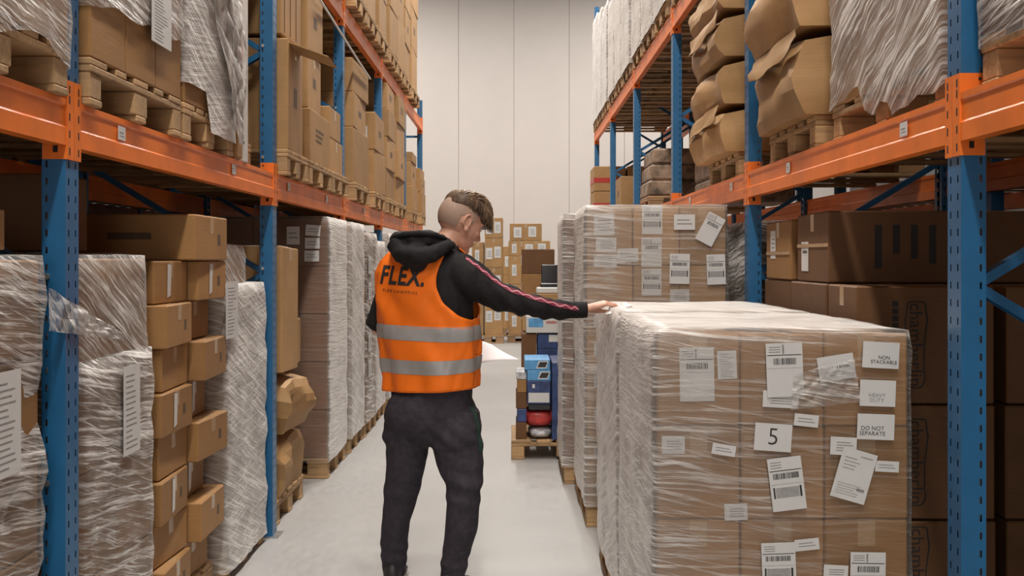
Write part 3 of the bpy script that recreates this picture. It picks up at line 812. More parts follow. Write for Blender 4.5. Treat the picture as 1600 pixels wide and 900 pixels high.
def soft_carton(label, x0, x1, y0, y1, z, h, group, seed, amp=0.035, kind='card_light', flap=None):
    """big slumped carton: a box of many small faces pushed out, sagging and dented, with loose flaps"""
    mb = MB(); n = 6; sx, sy = x1 - x0, y1 - y0
    def P(u, v, w):
        x, y, zz = (u - 0.5) * sx, (v - 0.5) * sy, w * h
        b = 4 * w * (1 - w); e = 1 - min(1, 4 * min(u, 1 - u, 1) * 1.0)
        x *= 1 + 0.035 * b; y *= 1 + 0.02 * b
        q = Vector((x * 2.6 + seed, y * 2.6, zz * 3.4)); q2 = Vector((round(u * n) * 1.7 + seed, round(v * n) * 2.3, round(w * n) * 3.1))
        x += amp * (noise.noise(q) * (0.4 + b) + 0.35 * noise.noise(q2)); y += amp * (noise.noise(q + Vector((7, 3, 1))) * (0.4 + b) + 0.3 * noise.noise(q2 + Vector((3, 3, 3))))
        zz += amp * 0.5 * noise.noise(q + Vector((1, 9, 4))) * w - 0.05 * w * (abs(u - 0.5) * 2) ** 3 - 0.02 * w * (abs(v - 0.5) * 2) ** 4
        x += (1 if x0 < 0 else -1) * 0.03 * b * (0.5 + noise.noise(Vector((seed, v * 3, 0))))
        return (x, y, min(max(zz, 0.0), h))
    def face(fn):
        vs = [P(*fn(i / n, j / n)) for j in range(n + 1) for i in range(n + 1)]
        mb.add(vs, [(j * (n + 1) + i, j * (n + 1) + i + 1, (j + 1) * (n + 1) + i + 1, (j + 1) * (n + 1) + i) for j in range(n) for i in range(n)])
    face(lambda a, b: (a, b, 0)); face(lambda a, b: (a, b, 1)); face(lambda a, b: (0, a, b)); face(lambda a, b: (1, a, b)); face(lambda a, b: (a, 0, b)); face(lambda a, b: (a, 1, b))
    me = mb.mesh('soft_carton', [M[kind]], smooth=False)
    bm = bmesh.new(); bm.from_mesh(me); bmesh.ops.remove_doubles(bm, verts=bm.verts, dist=0.001); bmesh.ops.recalc_face_normals(bm, faces=bm.faces)
    bm.to_mesh(me); bm.free()
    for p in me.polygons: p.use_smooth = True
    me.set_sharp_from_angle(angle=math.radians(17))
    t = link('slumped_carton', me, None, ((x0 + x1) / 2, (y0 + y1) / 2, z))
    tag(t, label, 'carton', group)
    if flap is None: flap = int(seed * 10) % 2 == 0
    if flap:
        s = -1 if x0 > 0 else 1
        xa = s * sx / 2 * 1.04
        fl = MB(); nn = 8; vs = []
        for j in range(4):
            for i in range(nn + 1):
                f = j / 3; v = (i / nn - 0.5) * sy * 0.94
                vs.append((xa + s * (0.010 + 0.022 * f + 0.02 * noise.noise(Vector((v * 3, f * 2, seed)))), v, h * 0.96 - 0.10 * f * (1 + 0.3 * noise.noise(Vector((v * 3, seed, 0)))) - 0.006))
        vs2 = [(x + s * 0.004, y, q + 0.003) for (x, y, q) in vs]
        W = nn + 1
        fs = [(j * W + i, j * W + i + 1, (j + 1) * W + i + 1, (j + 1) * W + i) for j in range(3) for i in range(nn)]
        fl.add(vs, fs); fl.add(vs2, fs)
        fl.build('flap', M[kind], t, smooth=True)
    return t
loose_pallet('pallet under the big slumped cartons, nearer one on the right shelf', 1.27, 2.33, 4.86, 5.72, z1, group='pallets on the right shelf')
gS = 'slumped cartons on the right shelf'
for k in range(3):
    soft_carton('big slumped carton on the right shelf, nearer stack, %s of three' % ['lowest', 'middle one', 'topmost'][k], 1.20 + 0.02 * (k == 0), 2.2, 4.83, 5.75, z1 + PH + 0.37 * k, 0.38, gS, 3.1 * k + 1, 0.05)
loose_pallet('pallet under the big slumped cartons, farther one on the right shelf', 1.27, 2.33, 6.52, 7.5, z1, group='pallets on the right shelf')
for k in range(4):
    soft_carton('big slumped carton on the right shelf, farther stack, %s from the bottom' % LV[k], 1.19, 2.15, 6.5, 7.55, z1 + PH + 0.27 * k, 0.28, gS, 2.3 * k + 20, 0.045)

# mottled bundle and red-taped cartons farther along the right shelf
loose_pallet('dark pallet under the mottled bundle on the right shelf', 1.30, 2.3, 11.1, 11.9, z1, dark=True, group='pallets on the right shelf')
mbm = MB()
t = thing('wrapped_bundle', 'mottled brown wrapped bundle on the right shelf seen past the third upright', 'bundle', (1.8, 11.5, z1 + PH))
for k in range(3):
    MB().cbox(-0.5 + 0.02 * k, 0.5 - 0.03 * k, -0.39, 0.39, 0.155 * k, 0.155 * (k + 1) - 0.004, 0.02).build('bale', M['mottled'], t)
t = thing('wrapped_bundle', 'dim mottled bundle on the right shelf behind the slumped cartons', 'bundle', (1.95, 9.8, z1))
for k in range(2): MB().cbox(-0.35, 0.35, -0.4, 0.4, 0.2 * k, 0.2 * (k + 1) - 0.004, 0.02).build('bale', M['mottled'], t)
loose_pallet('pallet under the red-taped cartons at the far end of the right shelf', 1.18, 2.2, 16.4, 17.25, z1, group='pallets on the right shelf')
for i, xa in enumerate((1.14, 1.62)):
    for k in range(2):
        c = carton('carton with red tape at the far end of the right shelf, %s, %s' % (['aisle side', 'inner side'][i], ['lower', 'upper'][k]), xa, xa + 0.45, 16.4, 17.2, z1 + PH + 0.36 * k, 0.355, 'red-taped cartons', 'card_light', 0)
        if i == 0: MB().box(-0.228, 0.228, -0.403, 0.403, 0.12, 0.19).build('red_tape', M['red_tape'], c)
loose_pallet('pallet under plain cartons beside the fifth right upright', 1.30, 2.3, 14.0, 14.8, z1, group='pallets on the right shelf')
for i in range(2):
    carton('plain carton by the fifth right upright, %s one' % ['outer', 'inner'][i], 1.3 + 0.5 * i, 1.76 + 0.5 * i, 14.0, 14.75, z1 + PH, 0.40 + 0.1 * i, 'plain cartons on the far right shelf', 'card_light', 1)

# right rack, second shelf: white wrapped loads
z2 = ZB2 + 0.001
k = 0
for b in range(2, 6):
    for j in range(3):
        y0 = YR[b] + 0.03 + j * 0.92
        wrapped_load('white-wrapped load on the high right shelf, %s bay, %s of three' % (['third', 'fourth', 'fifth', 'sixth'][b - 2], ['nearest', 'middle', 'farthest'][j]),
                     1.22, 2.3, y0, y0 + 0.86, z2, z2 + PH + 1.15 + 0.12 * ((k * 5) % 4), 2, 2, 3, 'wrapped loads on the high right shelf', 'film_white', 'card_red' if k % 3 == 0 else 'card_light', seed=70 + k, dark=(k % 2 == 0), per=0.1)
        k += 1

# ---------------------------------------------------------------- left rack, ground
def side_paper(t, X, px0, py0, px1, py1, style, seed=0, rot=0.0):
    ya, yb = X * F / (px0 - 803.0), X * F / (px1 - 803.0)
    ym = (ya + yb) / 2
    zt = EYE - (py0 - 405) * ym / F; zb = EYE - (py1 - 405) * ym / F
    c = Vector((X, ym, (zt + zb) / 2)) - Vector(t.location)
    return paper(t, c, (0, 1, 0), (0, 0, 1), abs(yb - ya), zt - zb, style, rot, seed)
gL = 'wrapped loads on the left ground level'
N0 = wrapped_load('nearest wrapped load at the left edge of the picture, below the beam', -2.35, -1.335, 2.3, 3.24, 0, 1.50, 2, 2, 5, gL, 'film', 'card', seed=101,
                  amp=0.02, waist=lambda z, x, y: -0.03 * math.exp(-((z - 1.08) / 0.07) ** 2) - 0.02 * math.exp(-((z - 0.6) / 0.06) ** 2))
side_paper(N0, -1.30, -10, 580, 33, 745, 'list', 1)
L1 = wrapped_load('wrapped two-tier load just behind the nearest left upright', -2.33, -1.345, 3.56, 4.26, 0, 1.17, 2, 2, 3, gL, 'film', 'card', seed=102, amp=0.012)
L1l = Vector(L1.location)
for i in range(2):
    for j in range(2):
        link('carton', carton_mesh(0.46, 0.31, 0.33, 'card', 0), L1, (-2.06 + 0.475 * i - L1l.x, 3.73 + 0.325 * j - L1l.y, 1.172))
film(L1, -2.32 - L1l.x, -1.355 - L1l.x, 3.565 - L1l.y, 4.22 - L1l.y, 1.12, 1.505, 'film_steep', 5, 0.012)
side_paper(L1, -1.323, 193, 570, 219, 708, 'list', 2)

loose_pallet('pallet under the staggered loose cartons on the left', -2.35, -1.36, 4.36, 5.2, 0, group='left ground pallets')
gC = 'staggered loose cartons in the left ground bay'
hl = 0.168; zc = PH
for l in range(9):
    off = [0.0, 0.03, -0.02, 0.04, 0.0, 0.05, 0.01, 0.03, -0.01][l]
    if l == 8:
        carton('wide brown carton lying on top of the staggered loose stack', -1.90, -1.30, 4.70, 5.22, zc, 0.19, gC, 'card', 3)
        break
    for j in range(2):
        ya = 4.36 + 0.425 * j + (0.03 if l % 2 else -0.01)
        xf = -1.33 - 0.05 * ((l + j) % 2) + off * 0.6
        for i in range(2):
            carton('loose brown carton left of the aisle, %s layer, %s, %s' % (LV[l], ['nearer half', 'farther half'][j], ['aisle side', 'inner side'][i]),
                   xf - 0.44 - 0.455 * i, xf - 0.455 * i, ya, ya + 0.41 - 0.02 * ((l + j) % 2), zc, hl, gC, 'card', 3 if (l + j) % 2 == 0 else 0, U(-0.05, 0.05) if i == 0 else 0)
    zc += hl + 0.001
# torn white tape strips on some of them are parts of their cartons
for o in [o for o in C.objects if o.get('group') == gC and 'aisle side' in o['label'] and int(o.location.z * 100) % 3 == 0]:
    sx = max(v.co.x for v in o.data.vertices)
    MB().add([(sx + 0.0012, -0.05, 0.02), (sx + 0.0012, -0.01, 0.03), (sx + 0.0012, 0.0, 0.15), (sx + 0.0012, -0.045, 0.155)], [(0, 1, 2, 3)]).build('torn_tape', M['strap'], o, fix=False)

L3 = wrapped_load('wrapped load before the second left upright with a long wavy label', -2.33, -1.335, 5.32, 6.14, 0, 1.37, 2, 2, 4, gL, 'film_white', 'card', seed=103, amp=0.015, per=0.05, filmskirt=0.1)
q3 = Vector(L3.location)
link('carton', carton_mesh(0.5, 0.45, 0.19, 'card_light', 0), L3, (-1.62 - q3.x, 5.60 - q3.y, 1.372))
film(L3, -1.87 - q3.x, -1.37 - q3.x, 5.375 - q3.y, 5.825 - q3.y, 1.35, 1.56, 'film_steep', 8, 0.01)
side_paper(L3, -1.302, 353, 440, 372, 528, 'list', 3)

# bay with crushed cartons behind the second upright
loose_pallet('pallet under the crushed cartons behind the second left upright', -2.35, -1.33, 6.46, 7.28, 0, group='left ground pallets')
gK = 'crushed cartons behind the second left upright'
soft_carton('squashed paper-wrapped carton at the bottom behind the second left upright', -2.0, -1.34, 6.5, 7.2, PH, 0.36, gK, 51, 0.07, 'card_light', False)
soft_carton('creased carton second from the bottom behind the second left upright', -1.95, -1.30, 6.55, 7.15, PH + 0.36, 0.34, gK, 57, 0.07, 'card_light', False)
for (x0, x1, y0, y1, z, h, rz, lab) in ((-1.9, -1.31, 6.5, 6.98, 0.85, 0.72, 0.0, 'tall tilted carton with a white sheet on its top, behind the second left upright'),
                                   (-1.9, -1.36, 7.02, 7.32, 0.85, 0.28, -0.05, 'small carton standing behind the tall tilted one'),
                                   (-1.9, -1.38, 7.02, 7.30, 1.135, 0.36, 0.06, 'carton stacked on the small one behind the tall tilted one')):
    t = carton(lab, x0, x1, y0, y1, z, h, gK, 'card_light', 0, rz)
    if h > 0.6:
        t.rotation_euler.x = math.radians(-1.5)
        MB().box(0.0, 0.26, -0.15, 0.1, h, h + 0.006).build('paper_sheet', M['paper'], t)

# long run of wrapped loads down the left
ML = wrapped_load('dark brown wrapped load with three white labels on its near face', -2.3, -1.27, 7.86, 8.70, 0, 1.78, 2, 2, 5, gL, 'film_dark', 'card_red', seed=104, amp=0.01, along='x')
for q, (x, y) in enumerate(((458, 368), (489, 360), (488, 380), (487, 400))):
    wpaper(ML, x, y, 23 if q else 20, 17 if q else 28, 7.838, 'lines', -4 if q == 1 else 0, 80 + q)
k = 0
for bay in (3, 4, 5):
    for j in range(3):
        yy = YL[bay] + 0.03 + 0.795 * j; w = 0.755
        h = (1.78, 1.72, 1.66, 1.75, 1.6, 1.7, 1.75, 1.68, 1.62)[k]
        t = wrapped_load('wrapped load on the left ground run, %s past the labelled dark one' % ORD[k].replace('nearest', 'first'),
                 -2.3, -1.262 + 0.012 * (k % 2), yy, yy + w, 0, h, 2, 2, 4, gL, 'film_white' if k != 1 else 'film', 'card' if k % 2 else 'card_light', seed=110 + k, per=0.08)
        if k == 1:
            for q in range(5): paper(t, (0.545, -0.2, 1.45 - 0.22 * q), (0, 1, 0), (0, 0, 1), 0.22, 0.15, 'text', 0, q)
        k += 1
carton('yellowish carton on the nearest wrapped load at the left edge of the picture', -1.85, -1.37, 2.75, 3.1, 1.525, 0.11, 'cartons on the left wrapped loads', 'card_light')
carton('dim wrapped carton on the two-tier load beside the nearest left upright', -2.25, -1.57, 3.95, 4.24, 1.527, 0.27, 'cartons on the left wrapped loads', 'card_dark')

# ---------------------------------------------------------------- left rack, first shelf
gU = 'wrapped loads on the left shelf'
wrapped_load('wrapped load on the left shelf at the top left corner of the picture', -2.3, -1.275, 2.42, 3.3, z1, 3.1, 2, 2, 3, gU, 'film', 'card_light', seed=201, amp=0.02,
             zlow=lambda x, y: 0.10 + 0.03 * math.sin(y * 9), filmskirt=0)
Ua = wrapped_load('load of brown cartons bare at the bottom and wrapped above, left shelf', -2.3, -1.275, 3.47, 4.42, z1, 3.1, 2, 3, 3, gU, 'film', 'card', seed=202, amp=0.011,
             zlow=lambda x, y: 0.31 + 0.05 * (y + 0.47) / 0.94 + 0.012 * math.sin(y * 17), filmskirt=0, dark=False)
side_paper(Ua, -1.252, 237, -10, 268, 72, 'list', 4)
Ub = wrapped_load('load on the left shelf under a hanging tail of torn film', -2.3, -1.275, 4.46, 5.24, z1, 3.1, 2, 2, 3, gU, 'film_white', 'card', seed=203, amp=0.013,
             zlow=lambda x, y: 0.22 if y < -0.1 else 0.06, filmskirt=0)
ub = Vector(Ub.location)
for q, (ya, yb, za, zb, w2) in enumerate(((4.62, 5.26, 2.75, 2.10, 0.10), (4.85, 5.24, 2.6, 2.02, 0.05), (5.0, 5.3, 2.9, 2.2, 0.12))):
    crumple_sheet(Ub, [Vector((-1.235, yb - w2, zb)) - ub, Vector((-1.235, yb, zb)) - ub, Vector((-1.245, yb, za)) - ub, Vector((-1.245, ya, za)) - ub], 14, 24, 0.035, 'film_loose', 30 + q, 'film_tail', 5)
# torn film stretched across the near upright from the nearest load
crumple_sheet(N0, [Vector(p) - Vector(N0.location) for p in ((-1.300, 3.22, 1.30), (-1.272, 3.76, 1.235), (-1.272, 3.74, 1.262), (-1.300, 3.22, 1.42))], 34, 12, 0.014, 'film_loose', 77, 'film_tail', 6)

t = thing('edge_tube', 'tall narrow cardboard tube with two orange bands on the left shelf', 'tube', (-1.33, 5.38, z1))
MB().cbox(-0.05, 0.05, -0.055, 0.055, 0, 1.2, 0.012).build('tube_body', M['card'], t)
for z in (0.45, 0.92): MB().cbox(-0.052, 0.052, -0.057, 0.057, z, z + 0.13, 0.012).build('orange_band', M['orange_tape'], t)
tag(MB().cbox(-0.04, 0.04, -0.05, 0.05, 0, 1.25, 0.004).build('edge_board', M['white_board'], None, (-1.33, 5.54, z1)), 'white edge board standing behind the banded tube', 'board')
loose_pallet('pallet behind the banded tube on the left shelf', -2.3, -1.40, 5.30, 6.14, z1, group='left shelf pallets')
for k in range(3):
    carton('dark carton behind the banded tube on the left shelf, %s of three' % ['lowest', 'middle', 'top'][k], -2.2, -1.42, 5.48, 6.12, z1 + PH + 0.36 * k, 0.355, 'cartons behind the banded tube', 'card', 0)

gV = 'tall cartons on the left shelf past the second upright'
loose_pallet('pallet under the open-flapped cartons on the left shelf', -2.3, -1.25, 6.36, 7.02, z1, group='left shelf pallets')
t = carton('big open carton with its flap hanging out over the aisle', -1.95, -1.26, 6.38, 6.90, z1 + PH, 0.62, gV, 'card_light', 1, 0.03)
fl = MB()
fl.box(0, 0.23, -0.20, 0.20, -0.003, 0.003, 0, Matrix.Translation((0.345, -0.03, 0.60)) @ Matrix.Rotation(math.radians(20), 4, 'Y'))
fl.build('flap', M['card_light'], t)
t = carton('tall carton leaning on top of the open one', -1.90, -1.28, 6.40, 6.88, z1 + PH + 0.64, 0.66, gV, 'card_light', 2, -0.04)
for q in range(3): MB().box(0.3105, 0.313, -0.17 + 0.14 * q, -0.165 + 0.14 * q, 0.02, 0.63).build('crease', M['ink'], t)
loose_pallet('pallet under the three printed cartons on the left shelf', -2.3, -1.25, 7.08, 7.92, z1, group='left shelf pallets')
for k, (y0, y1, h, xf) in enumerate(((7.12, 7.88, 0.33, -1.26), (7.12, 7.66, 0.36, -1.28), (7.14, 7.62, 0.40, -1.27))):
    carton('printed carton on the left shelf, %s of three between open carton and third upright' % ['lowest', 'middle', 'top'][k], xf - 0.6, xf, y0, y1, z1 + PH + [0, 0.33, 0.69][k], h, gV, 'card_light', [2, 1, 1][k], [0, 0.02, -0.03][k])
loose_pallet('pallet just before the third left upright', -2.3, -1.25, 7.98, 8.70, z1, group='left shelf pallets')
for k, (y0, y1, h) in enumerate(((8.02, 8.6, 0.24), (8.02, 8.5, 0.22))):
    carton('small carton just before the third left upright, %s' % ['lower', 'upper'][k], -1.9, -1.28, y0, y1, z1 + PH + 0.24 * k, h, gV, 'card_light', 0)
def stack(desc, group, xf, dep, y0, y1, z, hs, pal=True, kind='card_light', marks=(0, 1, 0, 2), pgroup='left shelf pallets', jit=0.03):
    s = -1 if xf < 0 else 1
    if pal:
        loose_pallet('pallet under ' + desc, min(xf, xf + s * 1.05), max(xf, xf + s * 1.05), y0, max(y1, y0 + 0.6), z, group=pgroup); z += PH
    for k, h in enumerate(hs):
        d = U(0, jit); x0, x1 = sorted((xf + s * d, xf + s * (d + dep)))
        c = carton('%s carton of %s' % ('single' if len(hs) == 1 else LV[k] + ('-layer' if k == 0 else ''), desc), x0, x1, y0 + U(0, jit), y1 - U(0, jit), z, h, group, kind, marks[k % len(marks)], U(-0.02, 0.02))
        z += h
    return z
gW = 'carton stacks on the far left shelf'
stack('the three-high stack past the third left upright', gW, -1.25, 0.6, 9.1, 9.98, z1, (0.44, 0.28, 0.27))
w = stack('the labelled stack before the fourth left upright', gW, -1.25, 0.5, 10.35, 11.2, z1, (0.38, 0.34))
tt = [o for o in C.objects if o.get('label', '').startswith('second carton of the labelled stack')][0]
paper(tt, (0.1, -0.42, 0.12), (1, 0, 0), (0, 0, 1), 0.16, 0.18, 'text')
stack('the stack past the fourth left upright', gW, -1.25, 0.6, 11.5, 12.3, z1, (0.3, 0.32, 0.28, 0.26))
stack('the stack of flat cartons in the fifth left bay', gW, -1.25, 0.6, 12.5, 13.4, z1, (0.28, 0.3, 0.3, 0.3))
stack('the shorter stack in the sixth left bay', gW, -1.25, 0.6, 14.2, 15.0, z1, (0.3, 0.3, 0.12))
stack('the last stack on the left shelf', gW, -1.22, 0.5, 15.25, 15.95, z1, (0.28, 0.2, 0.12))
# white strut hanging down across the third bay
tag(MB().tube([(-1.24, 7.35, 3.16), (-1.24, 9.2, 3.08), (-1.235, 9.9, 3.05)], 0.008, 6).build('loose_strap', M['strap']), 'thin white strap hanging under the high left beam', 'strap')

# left rack, second shelf
gH = 'carton stacks on the high left shelf'
kk = 0
for b in (2, 3, 4):
    for j in range(3):
        y0 = YL[b] + 0.03 + j * 0.80
        desc = 'the stack on the high left shelf, %s bay, %s of three' % (['third', 'fourth', 'fifth'][b - 2], ['nearest', 'middle', 'farthest'][j])
        stack(desc, gH, -1.22, 0.7, y0, y0 + 0.74, z2, [(0.42, 0.45, 0.5), (0.5, 0.5, 0.38), (0.36, 0.4, 0.36, 0.3)][kk % 3], pgroup='pallets on the high left shelf')
        kk += 1
stack('the end stack on the high left shelf', gH, -1.22, 0.7, 13.98, 14.9, z2, (0.5, 0.5, 0.4), pgroup='pallets on the high left shelf')

# ---------------------------------------------------------------- rows behind the racks, dim
gB = 'added carton blocks behind the racks'  # blocks put in so the gaps behind the racks stay dark
def back_block(label, x0, x1, y0, y1, z, h, nz):
    t = thing('carton_block', label, 'pallet load', ((x0 + x1) / 2, (y0 + y1) / 2, z), gB)
    hx, hy = (x1 - x0) / 2, (y1 - y0) / 2; sz = h / nz; n = 2
    for k in range(nz):
        for j in range(n):
            link('carton', carton_mesh(2 * hx - 0.01, 2 * hy / n - 0.01, sz - 0.003, 'card_dark', 0), t, (0, -hy + (j + 0.5) * 2 * hy / n, sz * k))
i = 0
for side in (-1, 1):
    for b in range(6):
        Y = YL if side < 0 else YR
        for lv in (0, 1, 2):
            if side > 0 and lv == 1 and b > 1: continue
            if lv == 2 and b < 2: continue
            xa = side * 2.62; xb = side * 3.66
            if lv == 0: h = 1.55 + 0.15 * ((i * 3) % 2)
            else: h = 1.15 if lv == 1 else 1.2
            back_block('added block of dark cartons in the back-to-back %s row, %s bay, %s' % ('left' if side < 0 else 'right', ORD[b], ['ground level', 'first shelf', 'second shelf'][lv]),
                       min(xa, xb), max(xa, xb), Y[b] + 0.1, Y[b + 1] - 0.2, [0, 2.0, 3.5][lv], h, 3)
            i += 1
def back_rack(side):
    t = thing('back_rack', 'dim blue and orange rack frame behind the %s racking' % ('left' if side < 0 else 'right'), 'rack', (side * 3.14, 9, 0))
    Y = YL if side < 0 else YR
    for y in Y:
        for x in (-0.56, 0.56): MB().cbox(x - 0.035, x + 0.035, y - 9.1, y - 9.0, 0, 5.2, 0.004).build('post', M['blue'], t)
    for z in (1.99, 3.49):
        for x in (-0.56, 0.56):
            MB().cbox(x - 0.025, x + 0.025, Y[0] - 9, Y[-1] - 9, z - 0.12, z, 0.004).build('beam_profile', M['orange'], t)
        bd = cached('deck%.2f' % z, lambda: MB().box(-0.56, 0.56, -0.06, 0.06, 0, 0.008).mesh('deck_board', [M['wood_dark']]))
        for q in range(int((Y[-1] - Y[0]) / 0.3)): link('deck_board', bd, t, (0, Y[0] - 8.9 + 0.3 * q, z))
back_rack(-1); back_rack(1)

# ---------------------------------------------------------------- centre: pallets at the end of the aisle
def loc_box(label, cat, name, px0, py0, px1, py1, Y, depth, mats, group=None, kind=None):
    a = wpt(px0, py0, Y); b = wpt(px1, py1, Y)
    t = MB().cbox(-(b.x - a.x) / 2, (b.x - a.x) / 2, 0, depth, 0, a.z - b.z, 0.004).build(name, mats, None, ((a.x + b.x) / 2, Y, b.z))
    return tag(t, label, cat, group), b.x - a.x, a.z - b.z
P1 = loose_pallet('small pallet of mixed blue boxes and sacks in the aisle behind the man', -0.02, 0.80, 8.62, 9.42, 0, 'y', group=None)
zb = PH
def put(label, cat, name, x0, x1, y0, y1, z, h, mat, group=None):
    t = MB().cbox(-(x1 - x0) / 2, (x1 - x0) / 2, -(y1 - y0) / 2, (y1 - y0) / 2, 0, h, 0.004).build(name, M[mat], None, ((x0 + x1) / 2, (y0 + y1) / 2, z))
    return tag(t, label, cat, group)
def sack(label, x0, x1, y0, y1, z, h, mat, seed):
    mb = MB(); mb.ball((0, 0, h / 2), ((x1 - x0) / 2, (y1 - y0) / 2, h / 2), 20, 12)
    vs = []
    for p in mb.v:
        x, y, q = p
        ex = lambda v, r: math.copysign(abs(v / r) ** 0.55 * r, v)
        x = ex(x, (x1 - x0) / 2); y = ex(y, (y1 - y0) / 2)
        d = 1 + 0.10 * noise.noise(Vector((x * 14 + seed, y * 14, q * 20)))
        vs.append((x * d, y * d, max(0, q)))
    mb.v = vs
    return tag(mb.build('sack', M[mat], None, ((x0 + x1) / 2, (y0 + y1) / 2, z), smooth=True), label, 'sack', 'sacks on the mixed pallet')
sack('grey and white sack at the bottom of the mixed pallet', 0.11, 0.29, 8.66, 9.1, zb, 0.085, 'grey_bag', 1)
sack('red sack on the grey one on the mixed pallet', 0.07, 0.30, 8.66, 9.15, zb + 0.082, 0.145, 'red_bag', 5)
put('flat dark box on the red sack', 'box', 'flat_box', 0.11, 0.275, 8.66, 9.1, zb + 0.222, 0.045, 'screen')
t = put('dark blue box with a white panel, middle of the mixed pallet', 'box', 'printed_box', 0.10, 0.275, 8.65, 9.1, zb + 0.268, 0.175, 'navy', 'blue boxes on the mixed pallet')
MB().box(-0.078, 0.078, -0.2262, -0.2252, 0.012, 0.085).build('white_panel', M['white_print'], t)
MB().box(-0.05, -0.03, -0.2262, -0.2252, 0.12, 0.15).build('printed_mark', M['white_print'], t)
for k, (dx, z) in enumerate(((0.0, 0.444), (-0.02, 0.524))):
    t = put('light blue printed box, %s on the mixed pallet' % ['lower', 'topmost'][k], 'box', 'printed_box', 0.10 + dx, 0.275 + dx * 0.2, 8.65, 9.1, zb + z, 0.078, 'sky', 'blue boxes on the mixed pallet')
    MB().add([(0.0, -0.2258, 0.02), (0.06, -0.2258, 0.02), (0.078, -0.2258, 0.06), (0.02, -0.2258, 0.06)], [(0, 1, 2, 3)]).build('printed_picture', M['screen'], t, fix=False)
    MB().add([(-0.01, -0.2255, 0.012), (0.066, -0.2255, 0.012), (0.085, -0.2255, 0.068), (0.012, -0.2255, 0.068)], [(0, 1, 2, 3)]).build('printed_frame', M['white_print'], t, fix=False)
put('tall navy box on the right of the mixed pallet', 'box', 'printed_box', 0.285, 0.42, 8.65, 9.3, zb, 0.58, 'navy', 'blue boxes on the mixed pallet')
for k, (h, m) in enumerate(((0.13, 'card_dark'), (0.10, 'navy'), (0.12, 'card_dark'), (0.10, 'card'), (0.06, 'grey_bag'))):
    put('small narrow pack at the left edge of the mixed pallet, %s up' % ['lowest', 'second', 'third', 'fourth', 'topmost'][k], 'pack', 'small_pack', 0.015 + 0.008 * (k % 2), 0.095, 8.68, 9.05, zb + sum((0.13, 0.10, 0.12, 0.10)[:k]), h - 0.003, m, 'small packs on the mixed pallet')
put('carton block filling the rear of the mixed pallet', 'carton', 'carton', 0.45, 0.78, 8.7, 9.38, zb, 0.5, 'card')

loose_pallet('pallet behind the mixed one, brown and navy boxes on it', 0.05, 0.85, 9.9, 10.7, 0, 'y', group=None)
Yp = 9.92
pc = lambda x: (x - 803) * Yp / F
pz = lambda y: EYE - (y - 405) * Yp / F
put('narrow brown carton column left on the second aisle pallet', 'carton', 'carton', pc(815), pc(838), Yp, Yp + 0.5, PH, pz(521) - PH - 0.004, 'card_dark', 'cartons on the second aisle pallet')
put('navy printed box low on the second aisle pallet', 'box', 'printed_box', pc(840), pc(885), Yp, Yp + 0.5, PH, pz(545) - PH - 0.003, 'navy', 'boxes on the second aisle pallet')
t = put('navy box with a white patch on the second aisle pallet', 'box', 'printed_box', pc(840), pc(886), Yp, Yp + 0.5, pz(545), pz(521) - pz(545) - 0.003, 'navy', 'boxes on the second aisle pallet')
MB().box(-0.03, 0.09, -0.2515, -0.2503, 0.06, 0.12).build('white_patch', M['white_print'], t)
t = put('white box with a blue picture and red lettering, second aisle pallet', 'box', 'printed_box', pc(822), pc(886), Yp - 0.02, Yp + 0.5, pz(520), pz(494) - pz(520), 'white_print', 'boxes on the second aisle pallet')
MB().box(-0.155, -0.03, -0.2615, -0.2603, 0.05, 0.125).build('blue_picture', M['sky'], t)
text_on(t, Matrix(((1, 0, 0, 0.06), (0, -1, 0, -0.2604), (0, 0, 1, 0.09), (0, 0, 0, 1))), 'GREEN 32', 0.03, 'red_tape', offset=0.001)
put('large brown carton on the white printed box', 'carton', 'carton', pc(816), pc(872), Yp + 0.24, Yp + 0.7, pz(494) + 0.002, pz(428) - pz(494) - 0.004, 'card', 'cartons on the second aisle pallet')
put('top brown carton of the second aisle pallet', 'carton', 'carton', pc(816), pc(868), Yp + 0.24, Yp + 0.7, pz(428), pz(389) - pz(428), 'card_dark', 'cartons on the second aisle pallet')
put('pale low carton carrying the black screen', 'carton', 'carton', pc(838), pc(886), Yp, Yp + 0.22, pz(494) + 0.002, pz(459) - pz(494) - 0.004, 'card_light', 'cartons on the second aisle pallet')
t = thing('screen_device', 'black screen on a white base on top of the second aisle pallet', 'screen', (pc(858), Yp + 0.11, pz(459)))
MB().cbox(-0.11, 0.085, -0.08, 0.08, 0, 0.055, 0.01).build('base', M['white_print'], t)
MB().cbox(-0.065, 0.075, -0.045, -0.025, 0.055, 0.25, 0.005).build('display', M['screen'], t)
MB().cbox(-0.075, 0.08, -0.06, 0.03, 0.055, 0.09, 0.008).build('keyboard', M['screen'], t)

